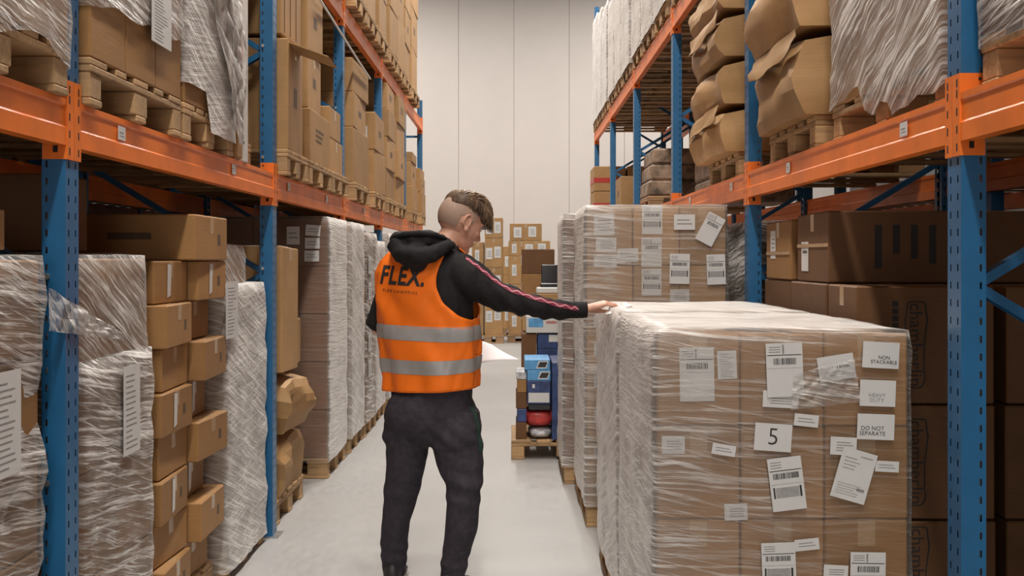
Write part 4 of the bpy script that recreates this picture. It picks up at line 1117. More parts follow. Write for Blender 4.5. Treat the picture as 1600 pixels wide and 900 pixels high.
# far stacks before the back wall
gF = 'labelled cartons before the back wall'
def far_stack(desc, px0, px1, rows, Y, depth=0.7, kind='card_light', lab=True):
    """rows: list of top pixel rows from the top down to the floor"""
    k = 0
    for q in range(len(rows) - 1):
        a = wpt(px0, rows[q], Y); b = wpt(px1, rows[q + 1], Y)
        zb_ = max(b.z, PH)
        me = carton_mesh(round(b.x - a.x - 0.01, 3), depth, round(a.z - zb_ - 0.004, 3), kind, 0)
        o = link('carton', me, None, ((a.x + b.x) / 2, Y + depth / 2, zb_))
        tag(o, 'carton %s from the top, %s' % (['first', 'second', 'third', 'fourth', 'fifth', 'sixth'][q], desc), 'carton', gF)
        if lab:
            w = min(0.14, (b.x - a.x) * 0.35); h = min(0.2, (a.z - zb_) * 0.6)
            for e in ((-0.25, 0.2) if b.x - a.x > 0.3 else (-0.05,)):
                paper(o, (e * (b.x - a.x), -depth / 2 - 0.002, (a.z - zb_) * (0.5 + 0.1 * e)), (1, 0, 0), (0, 0, 1), w, h, 'text', 0, q)
    a = wpt(px0, 500, Y).x; b = wpt(px1, 500, Y).x
def far_pallet(lab, px0, px1, Y, d=0.8):
    loose_pallet(lab, wpt(px0, 0, Y).x, wpt(px1, 0, Y).x, Y - 0.02, Y + d, 0, 'x', dark=True, group='pallets before the back wall')
far_pallet('far pallet just right of the man\'s shoulder', 737, 787, 20.5)
far_stack('far stack nearest the man\'s face', 757, 786, (340, 372, 418, 462, 524), 20.5)
far_stack('far stack hidden behind the man\'s arm', 737, 756, (378, 420, 465, 524), 20.5)
far_pallet('far pallet in the middle of the aisle end', 793, 862, 20.7)
far_stack('far stack left of the brown aisle cartons', 794, 815, (376, 400, 444, 480, 523), 20.7)
far_stack('far stack right half, under the flat packs', 815.5, 860, (376, 400, 450, 523), 20.7, lab=True)
far_stack('far stack top pair', 796, 847, (349, 376), 20.7)
for q, (x0, x1, y0, y1) in enumerate(((806, 850, 366, 371), (800, 846, 371, 375.8))):
    a = wpt(x0, y0, 20.6); b = wpt(x1, y1, 20.6)
far_pallet('far pallet behind the first two', 780, 836, 22.4)
far_stack('back stack against the far wall', 781, 835, (385, 430, 470, 514), 22.4)
far_stack('low white-labelled far stack', 700, 735, (430, 470, 522), 20.8)
far_pallet('far pallet behind the man\'s shoulder', 700, 735, 20.8)
# ---------------------------------------------------------------- the man
M['skin'] = simple('skin', (0.62, 0.34, 0.24), 0.5, var=0.05, nscale=30)
bsn = M['skin'].node_tree.nodes['Principled BSDF']
bsn.inputs['Subsurface Weight'].default_value = 0.12; bsn.inputs['Subsurface Radius'].default_value = (0.02, 0.008, 0.004); bsn.inputs['Subsurface Scale'].default_value = 0.5
M['hair'] = simple('brown_hair', (0.10, 0.060, 0.036), 0.45, var=0.6, nscale=60)
M['hair_tip'] = simple('light_brown_hair', (0.25, 0.165, 0.10), 0.45, var=0.4, nscale=60)
M['fade'] = simple('cropped_hair_sides', (0.36, 0.24, 0.18), 0.6, var=0.22, nscale=220)
M['hoodie'] = simple('black_jersey', (0.012, 0.011, 0.012), 0.8, var=0.3, nscale=60, spec=0.3)
M['trousers'] = simple('dark_jersey_trousers', (0.042, 0.036, 0.046), 0.85, var=0.25, nscale=40, spec=0.25)
M['vest'] = simple('orange_hi_vis_cloth', (0.95, 0.19, 0.012), 0.6, var=0.05, nscale=9, spec=0.3)
M['reflect'] = simple('grey_reflective_tape', (0.33, 0.32, 0.315), 0.35, var=0.12, nscale=8)
M['braid_dark'] = simple('crimson_braid', (0.20, 0.02, 0.05), 0.7)
M['braid'] = simple('pink_braid', (0.62, 0.24, 0.27), 0.7)
M['green'] = simple('dark_green_side_stripe', (0.015, 0.055, 0.04), 0.8)
M['sole'] = simple('white_rubber_sole', (0.6, 0.6, 0.58), 0.6)
M['shoe'] = simple('black_trainer', (0.02, 0.02, 0.022), 0.5)

YM = 5.23
man = thing('person', 'man in black hoodie and orange FLEX vest, back turned, hand on a wrapped pallet', 'person', (-0.38, YM, 0))
MO = Vector(man.location)
YAW = math.radians(-30)
def body_pt(c, x, y, z):
    return Vector((c[0] + x * math.cos(YAW) - y * math.sin(YAW), c[1] + x * math.sin(YAW) + y * math.cos(YAW), z))
TORSO = [  # z, centre x, centre y, half width, half depth
    (0.86, -0.375, YM, 0.205, 0.145), (0.93, -0.375, YM, 0.214, 0.148), (1.08, -0.380, YM, 0.226, 0.150), (1.22, -0.390, YM, 0.236, 0.150),
    (1.36, -0.395, YM, 0.243, 0.150), (1.44, -0.396, YM, 0.240, 0.142), (1.49, -0.394, YM, 0.224, 0.126), (1.525, -0.392, YM, 0.190, 0.108),
    (1.552, -0.385, YM + 0.005, 0.140, 0.090), (1.572, -0.37, YM + 0.01, 0.090, 0.078)]
def tor(z):
    for i in range(len(TORSO) - 1):
        a, b = TORSO[i], TORSO[i + 1]
        if z <= b[0] or i == len(TORSO) - 2:
            f = max(0, min(1, (z - a[0]) / (b[0] - a[0]))); return [a[k] * (1 - f) + b[k] * f for k in range(5)]
def torso_pt(th, z, off=0.0, wr=0.0):
    _, cx, cy, a, b = tor(z)
    c, s = math.cos(th), math.sin(th); e = 2 / 2.35
    x = math.copysign(abs(c) ** e, c) * (a + off); y = math.copysign(abs(s) ** e, s) * (b + off)
    if wr:
        k = wr * (0.5 * math.sin(th * 8 + 3 * z) * max(0, 1.30 - z) * 2.6 + 0.55 * math.sin(th * 9 + z * 26) * math.exp(-((z - 1.30) / 0.09) ** 2) + 1.9 * noise.noise(Vector((th * 1.6, z * 5 + th * 1.5, 2.0))) + 0.7 * noise.noise(Vector((th * 4, z * 11 - th * 3, 7.0))))
        x += c * k; y += s * k
    return body_pt((cx, cy), x, y, z)
NT = 40
def torso_rings(off, z0, z1, n, wr=0.0):
    return [[torso_pt(2 * math.pi * k / NT, z0 + (z1 - z0) * i / n, off, wr) for k in range(NT)] for i in range(n + 1)]
def p_at(px, py, Y): return wpt(px, py, Y)

def fuse(mb, voxel, name, mats, parent, fn=None, smooth_iter=4):
    """join overlapping closed shapes into one continuous skin"""
    me = mb.mesh(name + '_src', [])
    o = bpy.data.objects.new(name, me); C.objects.link(o)
    md = o.modifiers.new('r', 'REMESH'); md.mode = 'VOXEL'; md.voxel_size = voxel; md.use_smooth_shade = True
    if smooth_iter:
        sm = o.modifiers.new('s', 'SMOOTH'); sm.iterations = smooth_iter; sm.factor = 0.5
    bpy.context.view_layer.update()
    out = bpy.data.meshes.new_from_object(o.evaluated_get(bpy.context.evaluated_depsgraph_get()))
    bpy.data.objects.remove(o)
    out.name = name; out.materials.clear()
    for m in (mats if isinstance(mats, list) else [mats]): out.materials.append(m)
    if fn:
        nr = [v.normal.copy() for v in out.vertices]
        for v, n in zip(out.vertices, nr): v.co = fn(v.co, n)
    tree = BVHTree.FromPolygons([v.co.copy() for v in out.vertices], [tuple(p.vertices) for p in out.polygons])
    for v in out.vertices: v.co -= MO
    out.polygons.foreach_set('use_smooth', [True] * len(out.polygons)); out.update()
    return link(name, out, parent), tree

# joints
SH_R = Vector((-0.228, 5.14, 1.455)); EL_R = Vector((0.022, 5.10, 1.305)); WR_R = Vector((0.318, 5.15, 1.272))
SH_L = Vector((-0.535, 5.36, 1.44)); EL_L = Vector((-0.634, 5.40, 1.18)); WR_L = Vector((-0.36, 5.54, 1.10))
HEAD = Vector((-0.248, 5.30, 1.664))
NECK = Vector((-0.335, 5.25, 1.54))
# legs: pixel outlines turned into centres and radii
def leg(rows):
    out = []
    for (py, xa, xb, Y, rd) in rows:
        a = wpt(xa, py, Y); b = wpt(xb, py, Y); out.append((Vector(((a.x + b.x) / 2, Y, a.z)), (b.x - a.x) / 2, rd))
    return out
LEG_L = leg([(640, 602, 688, 5.25, 0.125), (690, 604, 673, 5.25, 0.108), (730, 603, 665, 5.26, 0.095), (770, 600, 655, 5.27, 0.082), (790, 598, 650, 5.28, 0.078), (815, 596, 642, 5.29, 0.078),
             (840, 595, 639, 5.31, 0.078), (865, 595, 637, 5.32, 0.068), (885, 597, 634, 5.33, 0.055), (900, 600, 631, 5.33, 0.046)])
LEG_R = leg([(640, 662, 750, 5.20, 0.125), (690, 672, 755, 5.17, 0.112), (725, 683, 756, 5.15, 0.10), (750, 692, 755, 5.13, 0.09), (770, 697, 753, 5.12, 0.085), (800, 696, 749, 5.12, 0.078),
             (830, 694, 745, 5.12, 0.078), (860, 691, 736, 5.13, 0.070), (890, 688, 730, 5.13, 0.058), (912, 688, 722, 5.13, 0.046)])
def leg_rings(L, k=1.0, n=20):
    return [[c + Vector((rx * k * math.cos(2 * math.pi * q / n), ry * k * math.sin(2 * math.pi * q / n), 0)) for q in range(n)] for (c, rx, ry) in L]

# --- body: one continuous skin (head, neck, trunk, arms, hands, legs)
mb = MB()
mb.loft(torso_rings(-0.035, 0.86, 1.56, 14))
mb.loft(leg_rings(LEG_L, 0.75)); mb.loft(leg_rings(LEG_R, 0.75))
mb.ball((-0.375, 5.22, 0.85), (0.175, 0.115, 0.13))
mb.tube([SH_R, EL_R, WR_R + Vector((0.01, 0, 0.0))], [0.052, 0.037, 0.027], 14)
mb.tube([SH_L, EL_L, WR_L], [0.052, 0.038, 0.027], 14)
mb.ball(SH_R, 0.055); mb.ball(SH_L, 0.055); mb.ball(EL_R, 0.037); mb.ball(EL_L, 0.038)
mb.tube([NECK - Vector((0.02, 0.0, 0.06)), NECK + Vector((0.02, 0.01, 0.03)), HEAD + Vector((-0.02, -0.005, -0.03))], [0.062, 0.058, 0.055], 18)
# head frame: yaw about 62 degrees to the right, nose tipped down
HY, HP = math.radians(-55), math.radians(-25)
HR = Matrix.Rotation(HY, 3, 'Z') @ Matrix.Rotation(HP, 3, 'X') @ Matrix.Rotation(math.radians(4), 3, 'Y')
HS = 1.10
def hp(x, y, z): return HEAD + HR @ (Vector((x, y, z)) * HS)
def hball(b, c, r, n=24, m=16, tilt=None):
    b.ball(hp(*c), tuple(q * HS for q in r), n, m, rot=HR @ tilt if tilt else HR)
hball(mb, (0, -0.012, 0.025), (0.076, 0.098, 0.092))          # skull
hball(mb, (0, 0.022, 0.0), (0.068, 0.076, 0.088))              # brow and cheeks
hball(mb, (0, 0.030, -0.055), (0.052, 0.058, 0.058))           # jaw
hball(mb, (0, 0.074, -0.092), (0.020, 0.018, 0.018))           # chin
hball(mb, (0, 0.064, -0.055), (0.030, 0.030, 0.024))           # mouth
hball(mb, (0, 0.088, -0.053), (0.022, 0.010, 0.006)); hball(mb, (0, 0.086, -0.063), (0.019, 0.010, 0.007))
mb.tube([hp(0, 0.088, 0.022), hp(0, 0.102, -0.005), hp(0, 0.112, -0.024), hp(0, 0.098, -0.032)], [0.009, 0.011, 0.014, 0.010], 10)   # nose
for s in (-1, 1):
    hball(mb, (s * 0.010, 0.100, -0.028), (0.008, 0.010, 0.007))
    mb.tube([hp(s * 0.012, 0.092, 0.032), hp(s * 0.035, 0.086, 0.036), hp(s * 0.052, 0.068, 0.028)], [0.007, 0.008, 0.006], 8)   # brow ridge
    hball(mb, (s * 0.043, 0.062, -0.015), (0.018, 0.020, 0.016))   # cheekbone
# ears: rim, lobe and hollow
def ear(b, s):
    rim = []
    for k in range(12):
        a = math.radians(-70 + 27 * k)
        rim.append(hp(s * (0.077 + 0.008 * math.sin(math.radians(15 * k))), -0.010 - 0.019 * math.cos(a) * 0.9 * -1 - 0.006, 0.004 + 0.031 * math.sin(a)))
    b.tube(rim, [0.0045] * 12, 8)
    hball(b, (s * 0.074, -0.012, 0.000), (0.006, 0.015, 0.026), 16, 10)
    hball(b, (s * 0.080, -0.006, -0.027), (0.006, 0.012, 0.011), 12, 8)
for s in (-1, 1): ear(mb, s)

def hand(b, W, fwd, palm_n, thumb_side, fingers, k=1.0, thumb=None):
    """W wrist point, fwd along the hand, palm_n out of the palm, thumb_side across; fingers: list of (side offset, root forward, lengths, bends in degrees)"""
    f = Vector(fwd).normalized(); pn = Vector(palm_n); pn = (pn - f * pn.dot(f)).normalized(); ts = f.cross(pn).normalized() * thumb_side
    P = lambda a, c, d: W + f * a + ts * c + pn * d
    # palm as a flattened loft
    rings = []
    for (a, w, t) in ((-0.02, 0.026, 0.020), (0.01, 0.028, 0.019), (0.035, 0.037, 0.017), (0.065, 0.041, 0.015), (0.088, 0.039, 0.012)):
        rings.append([P(a, 0.002 + w * math.cos(2 * math.pi * q / 16), t * math.sin(2 * math.pi * q / 16)) for q in range(16)])
    b.loft(rings)
    nails = []
    for (off, root, lens, bends, r) in fingers:
        p = P(root - 0.02, off * 0.9, 0); pts = [p, P(root, off, 0.0)]; rad = [r * 1.05, r * 1.05]; ang = 0.0
        spread = off * 0.8; d0 = (f + ts * spread).normalized()
        for L, bd in zip(lens, bends):
            ang += math.radians(bd); d = d0 * math.cos(ang) + pn * math.sin(ang)
            r *= 0.94
            pts.append(pts[-1] + d * L * 0.5); rad.append(r * 0.97); pts.append(pts[-1] + d * L * 0.5); rad.append(r)
        rad[-1] *= 0.75
        b.tube(pts, rad, 10); b.ball(pts[-1], rad[-1] * 1.02, 10, 8)
        nails.append((pts[-1], d, (d.cross(ts)).normalized()))
    th = thumb or [(0.012, 0.022, 0.006), (0.040, 0.046, 0.016), (0.066, 0.056, 0.026), (0.086, 0.054, 0.036)]
    tp = [P(*q) for q in th]
    b.tube(tp, [0.017, 0.0145, 0.0105, 0.0085], 10); b.ball(tp[-1], 0.0085, 10, 8)
    return nails
F4 = lambda bend, r=0.0086: [(0.030, 0.088, (0.042, 0.025, 0.021), bend[0], r), (0.010, 0.092, (0.046, 0.029, 0.022), bend[1], r), (-0.010, 0.088, (0.042, 0.027, 0.021), bend[2], r * 0.97), (-0.029, 0.080, (0.033, 0.021, 0.019), bend[3], r * 0.88)]
# right hand: reaches along +x over the film edge, back of the hand up, fingers curled down on it
hand(mb, WR_R + Vector((0.012, 0.0, 0.006)), (0.95, 0.10, 0.30), (0.20, 0.12, -1), 1, F4([(42, 44, 32), (36, 42, 32), (32, 40, 32), (30, 40, 32)]),
     thumb=[(0.012, 0.020, 0.010), (0.040, 0.038, 0.026), (0.068, 0.040, 0.038), (0.090, 0.032, 0.044)])
# left hand: in front of the body, holding the sheet between thumb and fingers
hand(mb, WR_L + Vector((0.01, 0.005, 0.0)), (0.93, 0.30, -0.05), (0.05, 0.05, 1), -1, F4([(20, 40, 25), (25, 40, 25), (28, 40, 25), (30, 40, 25)]),
     thumb=[(0.012, 0.022, 0.010), (0.040, 0.040, 0.028), (0.064, 0.040, 0.040), (0.084, 0.032, 0.046)])
body, body_tree = fuse(mb, 0.0048, 'body', M['skin'], man, smooth_iter=2)

# eyes and eyebrows on the face
for s in (-1, 1):
    e = MB(); e.ball(hp(s * 0.030, 0.080, 0.014) - MO, 0.0115, 16, 12); e.build('eye', M['white_print'], man, smooth=True)
    e = MB(); e.ball(hp(s * 0.030, 0.0885, 0.012) - MO, (0.0048, 0.0048, 0.0048), 12, 8); e.build('iris', M['hair'], man, smooth=True)
    e = MB(); e.tube([hp(s * 0.014, 0.099, 0.037) - MO, hp(s * 0.034, 0.094, 0.043) - MO, hp(s * 0.052, 0.077, 0.036) - MO], [0.0035, 0.004, 0.002], 6); e.build('eyebrow', M['hair'], man, smooth=True)

# --- hair: clipped sides and a long brushed top
def cap(zmin_fn, r, off, name, mat):
    n, m = 48, 30; vs = []; fs = []; ok = []
    for i in range(m + 1):
        t = math.pi * 0.86 * i / m
        for k in range(n):
            a = 2 * math.pi * k / n
            v = Vector((math.sin(t) * math.cos(a), math.sin(t) * math.sin(a), math.cos(t)))
            p = Vector((v.x * (r[0] + off), v.y * (r[1] + off), v.z * (r[2] + off))) + Vector((0, -0.012, 0.025))
            vs.append(hp(*p) - MO); ok.append(zmin_fn(p, v))
    for i in range(m):
        for k in range(n):
            q = (i * n + k, i * n + (k + 1) % n, (i + 1) * n + (k + 1) % n, (i + 1) * n + k)
            if all(ok[w] for w in q): fs.append(q)
    me = MB().add(vs, fs)
    return me.build(name, M[mat], man, smooth=True)
def side_ok(p, v):
    if p.z > 0.055: return True
    if p.y > 0.035: return False
    lim = -0.035 if p.y < -0.04 else (0.012 if p.y < 0.0 else 0.0)
    return p.z > lim and not (p.y > 0.02 and p.z < 0.02)
cap(side_ok, (0.076, 0.098, 0.092), 0.0022, 'clipped_hair', 'fade')
hb = MB()
rs = random.Random(4)
# solid underlayer of the top hair
HRG = ((-0.096, 0.034, 0.084, 0.048), (-0.082, 0.056, 0.106, 0.048), (-0.050, 0.073, 0.127, 0.050), (-0.01, 0.080, 0.137, 0.050), (0.03, 0.077, 0.139, 0.044), (0.065, 0.067, 0.131, 0.036), (0.095, 0.053, 0.110, 0.028), (0.116, 0.034, 0.086, 0.026))
def hair_at(y):
    for q in range(len(HRG) - 1):
        if y <= HRG[q + 1][0] or q == len(HRG) - 2:
            f = max(0, min(1, (y - HRG[q][0]) / (HRG[q + 1][0] - HRG[q][0]))); return [HRG[q][k] * (1 - f) + HRG[q + 1][k] * f for k in range(4)]
ring = []
for (y, w, zt, zb_) in HRG:
    se = lambda t: math.copysign(abs(t) ** 0.62, t)
    ring.append([hp(w * se(math.cos(2 * math.pi * q / 28)), y, (zt + zb_) / 2 + (zt - zb_) / 2 * se(math.sin(2 * math.pi * q / 28))) for q in range(28)])
hb.loft(ring)
for v in range(len(hb.v)): hb.v[v] = tuple(Vector(hb.v[v]) - MO)
hair = hb.build('top_hair', M['hair'], man, smooth=True)
for mi, (name, mat, cnt) in enumerate((('hair_lock', 'hair', 330), ('hair_lock', 'hair_tip', 240))):
    lk = MB()
    for q in range(cnt):
        u = rs.uniform(-0.092, 0.085); _, w, zt, zb_ = hair_at(u); x = rs.uniform(-1, 1) * w * 0.97
        L = rs.uniform(0.035, 0.055)
        def top(xx, uu):
            _, w_, a_, b_ = hair_at(uu); return (a_ + b_) / 2 + (a_ - b_) / 2 * max(0.0, 1 - abs(xx / w_) ** 3.2) ** 0.31 if abs(xx) < w_ else (a_ + b_) / 2 - 0.004
        lift = rs.uniform(0.0, 0.005) + (0.003 if mi else 0)
        dr_ = 0.034 if u > 0.05 else 0.0
        sd = rs.uniform(-0.004, 0.007)
        p0 = hp(x, u, top(x, u) - 0.003); p1 = hp(x + sd * 0.4, u + L * 0.4, top(x, min(0.11, u + L * 0.4)) + lift); p2 = hp(x + sd, u + L * 0.75, top(x, min(0.115, u + L * 0.75)) + lift * 0.8 - dr_ * 0.4); p3 = hp(x + sd * 1.3, u + L, top(x, min(0.115, u + L)) - dr_)
        lk.tube([p0 - MO, p1 - MO, p2 - MO, p3 - MO], [0.0028, 0.0042, 0.0032, 0.0006], 5)
    for q in range(110 if mi == 0 else 50):
        u = rs.uniform(-0.085, 0.075); s_d = rs.choice((-1, 1)); _, w, zt, zb_ = hair_at(u); m_ = (zt + zb_) / 2
        p0 = hp(s_d * w * 0.80, u, m_ + (zt - m_) * 0.72); p1 = hp(s_d * w * 1.0, u + 0.012, m_ + 0.010); p2 = hp(s_d * w * 0.99, u + 0.028, zb_ + rs.uniform(-0.002, 0.008))
        lk.tube([p0 - MO, p1 - MO, p2 - MO], [0.003, 0.0036, 0.0008], 5)
    h_ = lk.build('hair_locks', M[mat], hair, smooth=True)

# --- trousers
def pants_fn(p, n):
    right = p.x > -0.40
    zk = 0.49 if right else 0.44
    fold = math.sin((p.z + 0.25 * (p.x - p.y)) * 62 + 5 * noise.noise(p * 4))
    back = 0.5 - 0.5 * n.y
    k = (0.0075 if right else 0.004) * math.exp(-((p.z - zk) / 0.075) ** 2) * fold * (0.3 + 0.7 * back)
    k += 0.006 * noise.noise(Vector((p.x * 7, p.y * 7, p.z * 5))) + 0.0025 * noise.noise(Vector((p.x * 20, p.y * 20, p.z * 16)))
    k += 0.0035 * math.exp(-((p.z - 0.15) / 0.05) ** 2) * math.sin(p.z * 85 + p.x * 15)
    k += 0.0045 * math.exp(-((p.z - 0.70) / 0.08) ** 2) * math.sin((p.z + 0.8 * abs(p.x + 0.38)) * 75)
    return p + n * k
mb = MB()
mb.loft(leg_rings(LEG_L)); mb.loft(leg_rings(LEG_R))
mb.loft(torso_rings(-0.012, 0.80, 1.0, 5)); mb.ball((-0.375, 5.21, 0.80), (0.212, 0.142, 0.15), 28, 16)
mb.ball((-0.50, 5.26, 0.71), (0.098, 0.115, 0.13)); mb.ball((-0.262, 5.16, 0.71), (0.118, 0.118, 0.13))
trs, trs_tree = fuse(mb, 0.0085, 'trousers', M['trousers'], man, pants_fn, 4)
for L in (LEG_L, LEG_R):
    c, rx, ry = L[-1]; rg = []
    for i in range(6):
        z = c.z + 0.03 - 0.013 * i; k = 0.93 + 0.05 * math.sin(i * 1.3)
        rg.append([Vector((c.x + (rx + 0.003) * k * math.cos(2 * math.pi * q / 32) * (1.03 if q % 2 else 1), c.y + (ry + 0.003) * k * math.sin(2 * math.pi * q / 32) * (1.03 if q % 2 else 1), z)) - MO for q in range(32)])
    MB().loft(rg).build('ankle_cuff', M['trousers'], man, smooth=True)
# dark green side stripe down the right hip
def on_surface(tree, p, d, off=0.002):
    hit = tree.ray_cast(p - d * 1.0, d)
    return (hit[0] + hit[1] * off) if hit[0] is not None else None
sm = MB(); vs = []
dr = Vector((-0.6, 0.8, 0)).normalized()
for i in range(15):
    z = 0.84 - 0.20 * i / 14; row = []
    for q in range(4):
        base = Vector((-0.165 + 0.012 * i / 14, 5.12, z)) + Vector((0.02, 0.035, 0)) * (q - 1.5) * 0.22
        h_ = on_surface(trs_tree, base, dr, 0.002); row.append(h_ if h_ else base)
    vs += row
sm.add([v - MO for v in vs], [(i * 4 + q, i * 4 + q + 1, (i + 1) * 4 + q + 1, (i + 1) * 4 + q) for i in range(14) for q in range(3)])
sm.build('side_stripe', M['green'], man, smooth=True, fix=False)

# --- shoes
for (c, dx, dy) in ((LEG_L[-1][0], 0.05, 0.99), (LEG_R[-1][0], 0.35, 0.93)):
    d = Vector((dx, dy, 0)).normalized(); s = Vector((d.y, -d.x, 0)); o = Vector((c.x, c.y, 0))
    def ringsh(prof):
        out = []
        for (a, w, zt, zb_) in prof:
            out.append([o + d * a + s * (w * math.cos(2 * math.pi * q / 18)) + Vector((0, 0, (zt + zb_) / 2 + (zt - zb_) / 2 * math.sin(2 * math.pi * q / 18))) - MO for q in range(18)])
        return out
    sh = MB(); sh.loft(ringsh(((-0.085, 0.018, 0.075, 0.02), (-0.07, 0.034, 0.105, 0.015), (-0.03, 0.040, 0.115, 0.012), (0.03, 0.042, 0.105, 0.012), (0.09, 0.046, 0.075, 0.012), (0.145, 0.045, 0.058, 0.012), (0.185, 0.032, 0.045, 0.014), (0.20, 0.012, 0.032, 0.018))))
    s_ = sh.build('shoe', M['shoe'], man, smooth=True)
    so = MB(); pr = [(-0.09, 0.012), (-0.075, 0.036), (-0.03, 0.041), (0.03, 0.041), (0.09, 0.048), (0.15, 0.047), (0.19, 0.034), (0.205, 0.012)]
    outl = [o + d * a + s * w - MO for a, w in pr] + [o + d * a - s * w - MO for a, w in reversed(pr)]
    n = len(outl); so.add([p for p in outl] + [p + Vector((0, 0, 0.024)) for p in outl], [tuple(range(n)), tuple(range(n, 2 * n))] + [(i, (i + 1) % n, n + (i + 1) % n, n + i) for i in range(n)])
    so.build('sole', M['sole'], s_)

# --- hoodie
def hoodie_fn(p, n):
    k = 0.004 * noise.noise(p * 12)
    if p.x > -0.24:
        k += 0.010 * noise.noise(Vector((p.x * 26, p.y * 8, p.z * 9))) + 0.006 * math.sin(p.x * 75 + p.z * 60) * math.exp(-((p.x - 0.0) / 0.10) ** 2)
        k *= max(0.15, min(1, (0.29 - p.x) / 0.06))
    return p + n * k
def arm_path(pts):
    return [Vector(p) for p in pts]
AR = [((722, 428), 5.14, 0.094), ((738, 438), 5.12, 0.090), ((755, 449), 5.11, 0.080), ((772, 458), 5.10, 0.071), ((790, 466), 5.10, 0.063), ((808, 472), 5.10, 0.057), ((825, 476), 5.10, 0.053), ((850, 481), 5.11, 0.050), ((875, 484), 5.13, 0.044), ((897, 484.5), 5.145, 0.037), ((915, 484), 5.15, 0.034)]
ap = [wpt(a[0], a[1], Y) for a, Y, r in AR]; ar = [r for a, Y, r in AR]
mb = MB()
mb.loft(torso_rings(-0.012, 0.93, 1.572, 20))
mb.tube([ap[0] + Vector((-0.10, 0.05, 0.0))] + ap, [0.095] + ar, 20)
SLL = [Vector((-0.49, 5.32, 1.45)), SH_L, Vector((-0.592, 5.39, 1.32)), EL_L + Vector((-0.005, -0.005, 0.02)), EL_L + Vector((0.035, 0.03, -0.02)), EL_L.lerp(WR_L, 0.5), WR_L]
mb.tube(SLL, [0.075, 0.074, 0.062, 0.058, 0.056, 0.050, 0.036], 18)
mb.tube([NECK - Vector((0.03, 0, 0.05)), NECK + Vector((0.0, 0, 0.015))], [0.095, 0.080], 20)
hd, hd_tree = fuse(mb, 0.008, 'hoodie', M['hoodie'], man, hoodie_fn, 3)
# rib cuffs
for (a, b, r) in ((ap[-2], ap[-1] + Vector((0.006, 0, 0)), 0.0365), (SLL[-2].lerp(SLL[-1], 0.75), SLL[-1] + Vector((0.01, 0.005, 0)), 0.038)):
    pts = [a.lerp(b, i / 5) - MO for i in range(6)]
    MB().tube(pts, [r, r * 1.04, r, r * 1.03, r * 0.99, r * 0.93], 24).build('sleeve_cuff', M['hoodie'], man, smooth=True)
# hood lying on the back of the neck
def hood_fn(p, n):
    return p + n * (0.010 * noise.noise(Vector((p.x * 7 + p.z * 12, p.y * 9, p.z * 20))) + 0.004 * noise.noise(p * 30))
mb = MB()
HD = [((618, 382), 5.12, 0.040), ((628, 396), 5.07, 0.045), ((650, 402), 5.04, 0.043), ((676, 396), 5.04, 0.036), ((696, 386), 5.08, 0.029), ((706, 382), 5.14, 0.024)]
mb.tube([wpt(a[0], a[1], Y) for a, Y, r in HD], [r for a, Y, r in HD], 16)
mb.tube([wpt(625, 376, 5.14), wpt(645, 374, 5.11), wpt(670, 374, 5.11), wpt(690, 378, 5.13), wpt(702, 382, 5.18)], [0.036, 0.040, 0.040, 0.032, 0.024], 16)
mb.ball(wpt(649, 401, 5.07), (0.075, 0.050, 0.060)); mb.ball(wpt(652, 412, 5.065), (0.045, 0.034, 0.045))
mb.ball(wpt(622, 378, 5.15), (0.035, 0.05, 0.045))
mb.tube([wpt(618, 374, 5.17), wpt(622, 372, 5.24), wpt(660, 372, 5.34), wpt(700, 386, 5.36), wpt(716, 396, 5.28), wpt(707, 388, 5.18)], [0.028, 0.03, 0.034, 0.03, 0.026, 0.022], 14)
mb.ball(wpt(668, 384, 5.18), (0.10, 0.09, 0.045))
fuse(mb, 0.006, 'hood', M['hoodie'], man, hood_fn, 4)
fo = MB(); fo.tube([wpt(614, 371, 5.10) - MO, wpt(632, 366, 5.075) - MO, wpt(656, 364.5, 5.07) - MO, wpt(682, 367, 5.085) - MO, wpt(697, 374, 5.11) - MO], [0.010, 0.013, 0.014, 0.012, 0.008], 10)
fo.build('hood_hem', M['hoodie'], man, smooth=True)

# pink and crimson braid along the right sleeve
bl = [(727, 398), (738, 408), (750, 418), (764, 430), (778, 441), (793, 450), (808, 456), (824, 461), (842, 466), (860, 470), (878, 474), (894, 475), (905, 475)]
def interp(pl, t):
    f = t * (len(pl) - 1); i = min(int(f), len(pl) - 2); f -= i
    return (pl[i][0] * (1 - f) + pl[i + 1][0] * f, pl[i][1] * (1 - f) + pl[i + 1][1] * f)
sleeve_dir = Vector((0.0, 1.0, -0.35)).normalized()
def braid(w0, w1, mat, name, zig, off, parent=None):
    mb = MB(); vs = []; n = 110
    for i in range(n + 1):
        t = i / n; x, y = interp(bl, t); zz = zig * (abs((i % 10) - 5) / 5.0 - 0.5)
        for w in (w0, w1):
            q = wpt(x, y + (w + zz) * (0.9 if t > 0.7 else 1.0), 5.05)
            h_ = on_surface(hd_tree, q, sleeve_dir, off)
            vs.append((h_ if h_ else q) - MO)
    mb.add(vs, [(2 * i, 2 * i + 1, 2 * i + 3, 2 * i + 2) for i in range(n) if (Vector(vs[2 * i]) - Vector(vs[2 * i + 2])).length < 0.06 and (Vector(vs[2 * i]) - Vector(vs[2 * i + 1])).length < 0.06])
    return mb.build(name, M[mat], parent or man, smooth=True, fix=False)
b1 = braid(-4.4, 4.0, 'braid_dark', 'sleeve_braid', 0.0, 0.0022)
braid(-1.4, 1.2, 'braid', 'zigzag_thread', 4.6, 0.0036, b1)

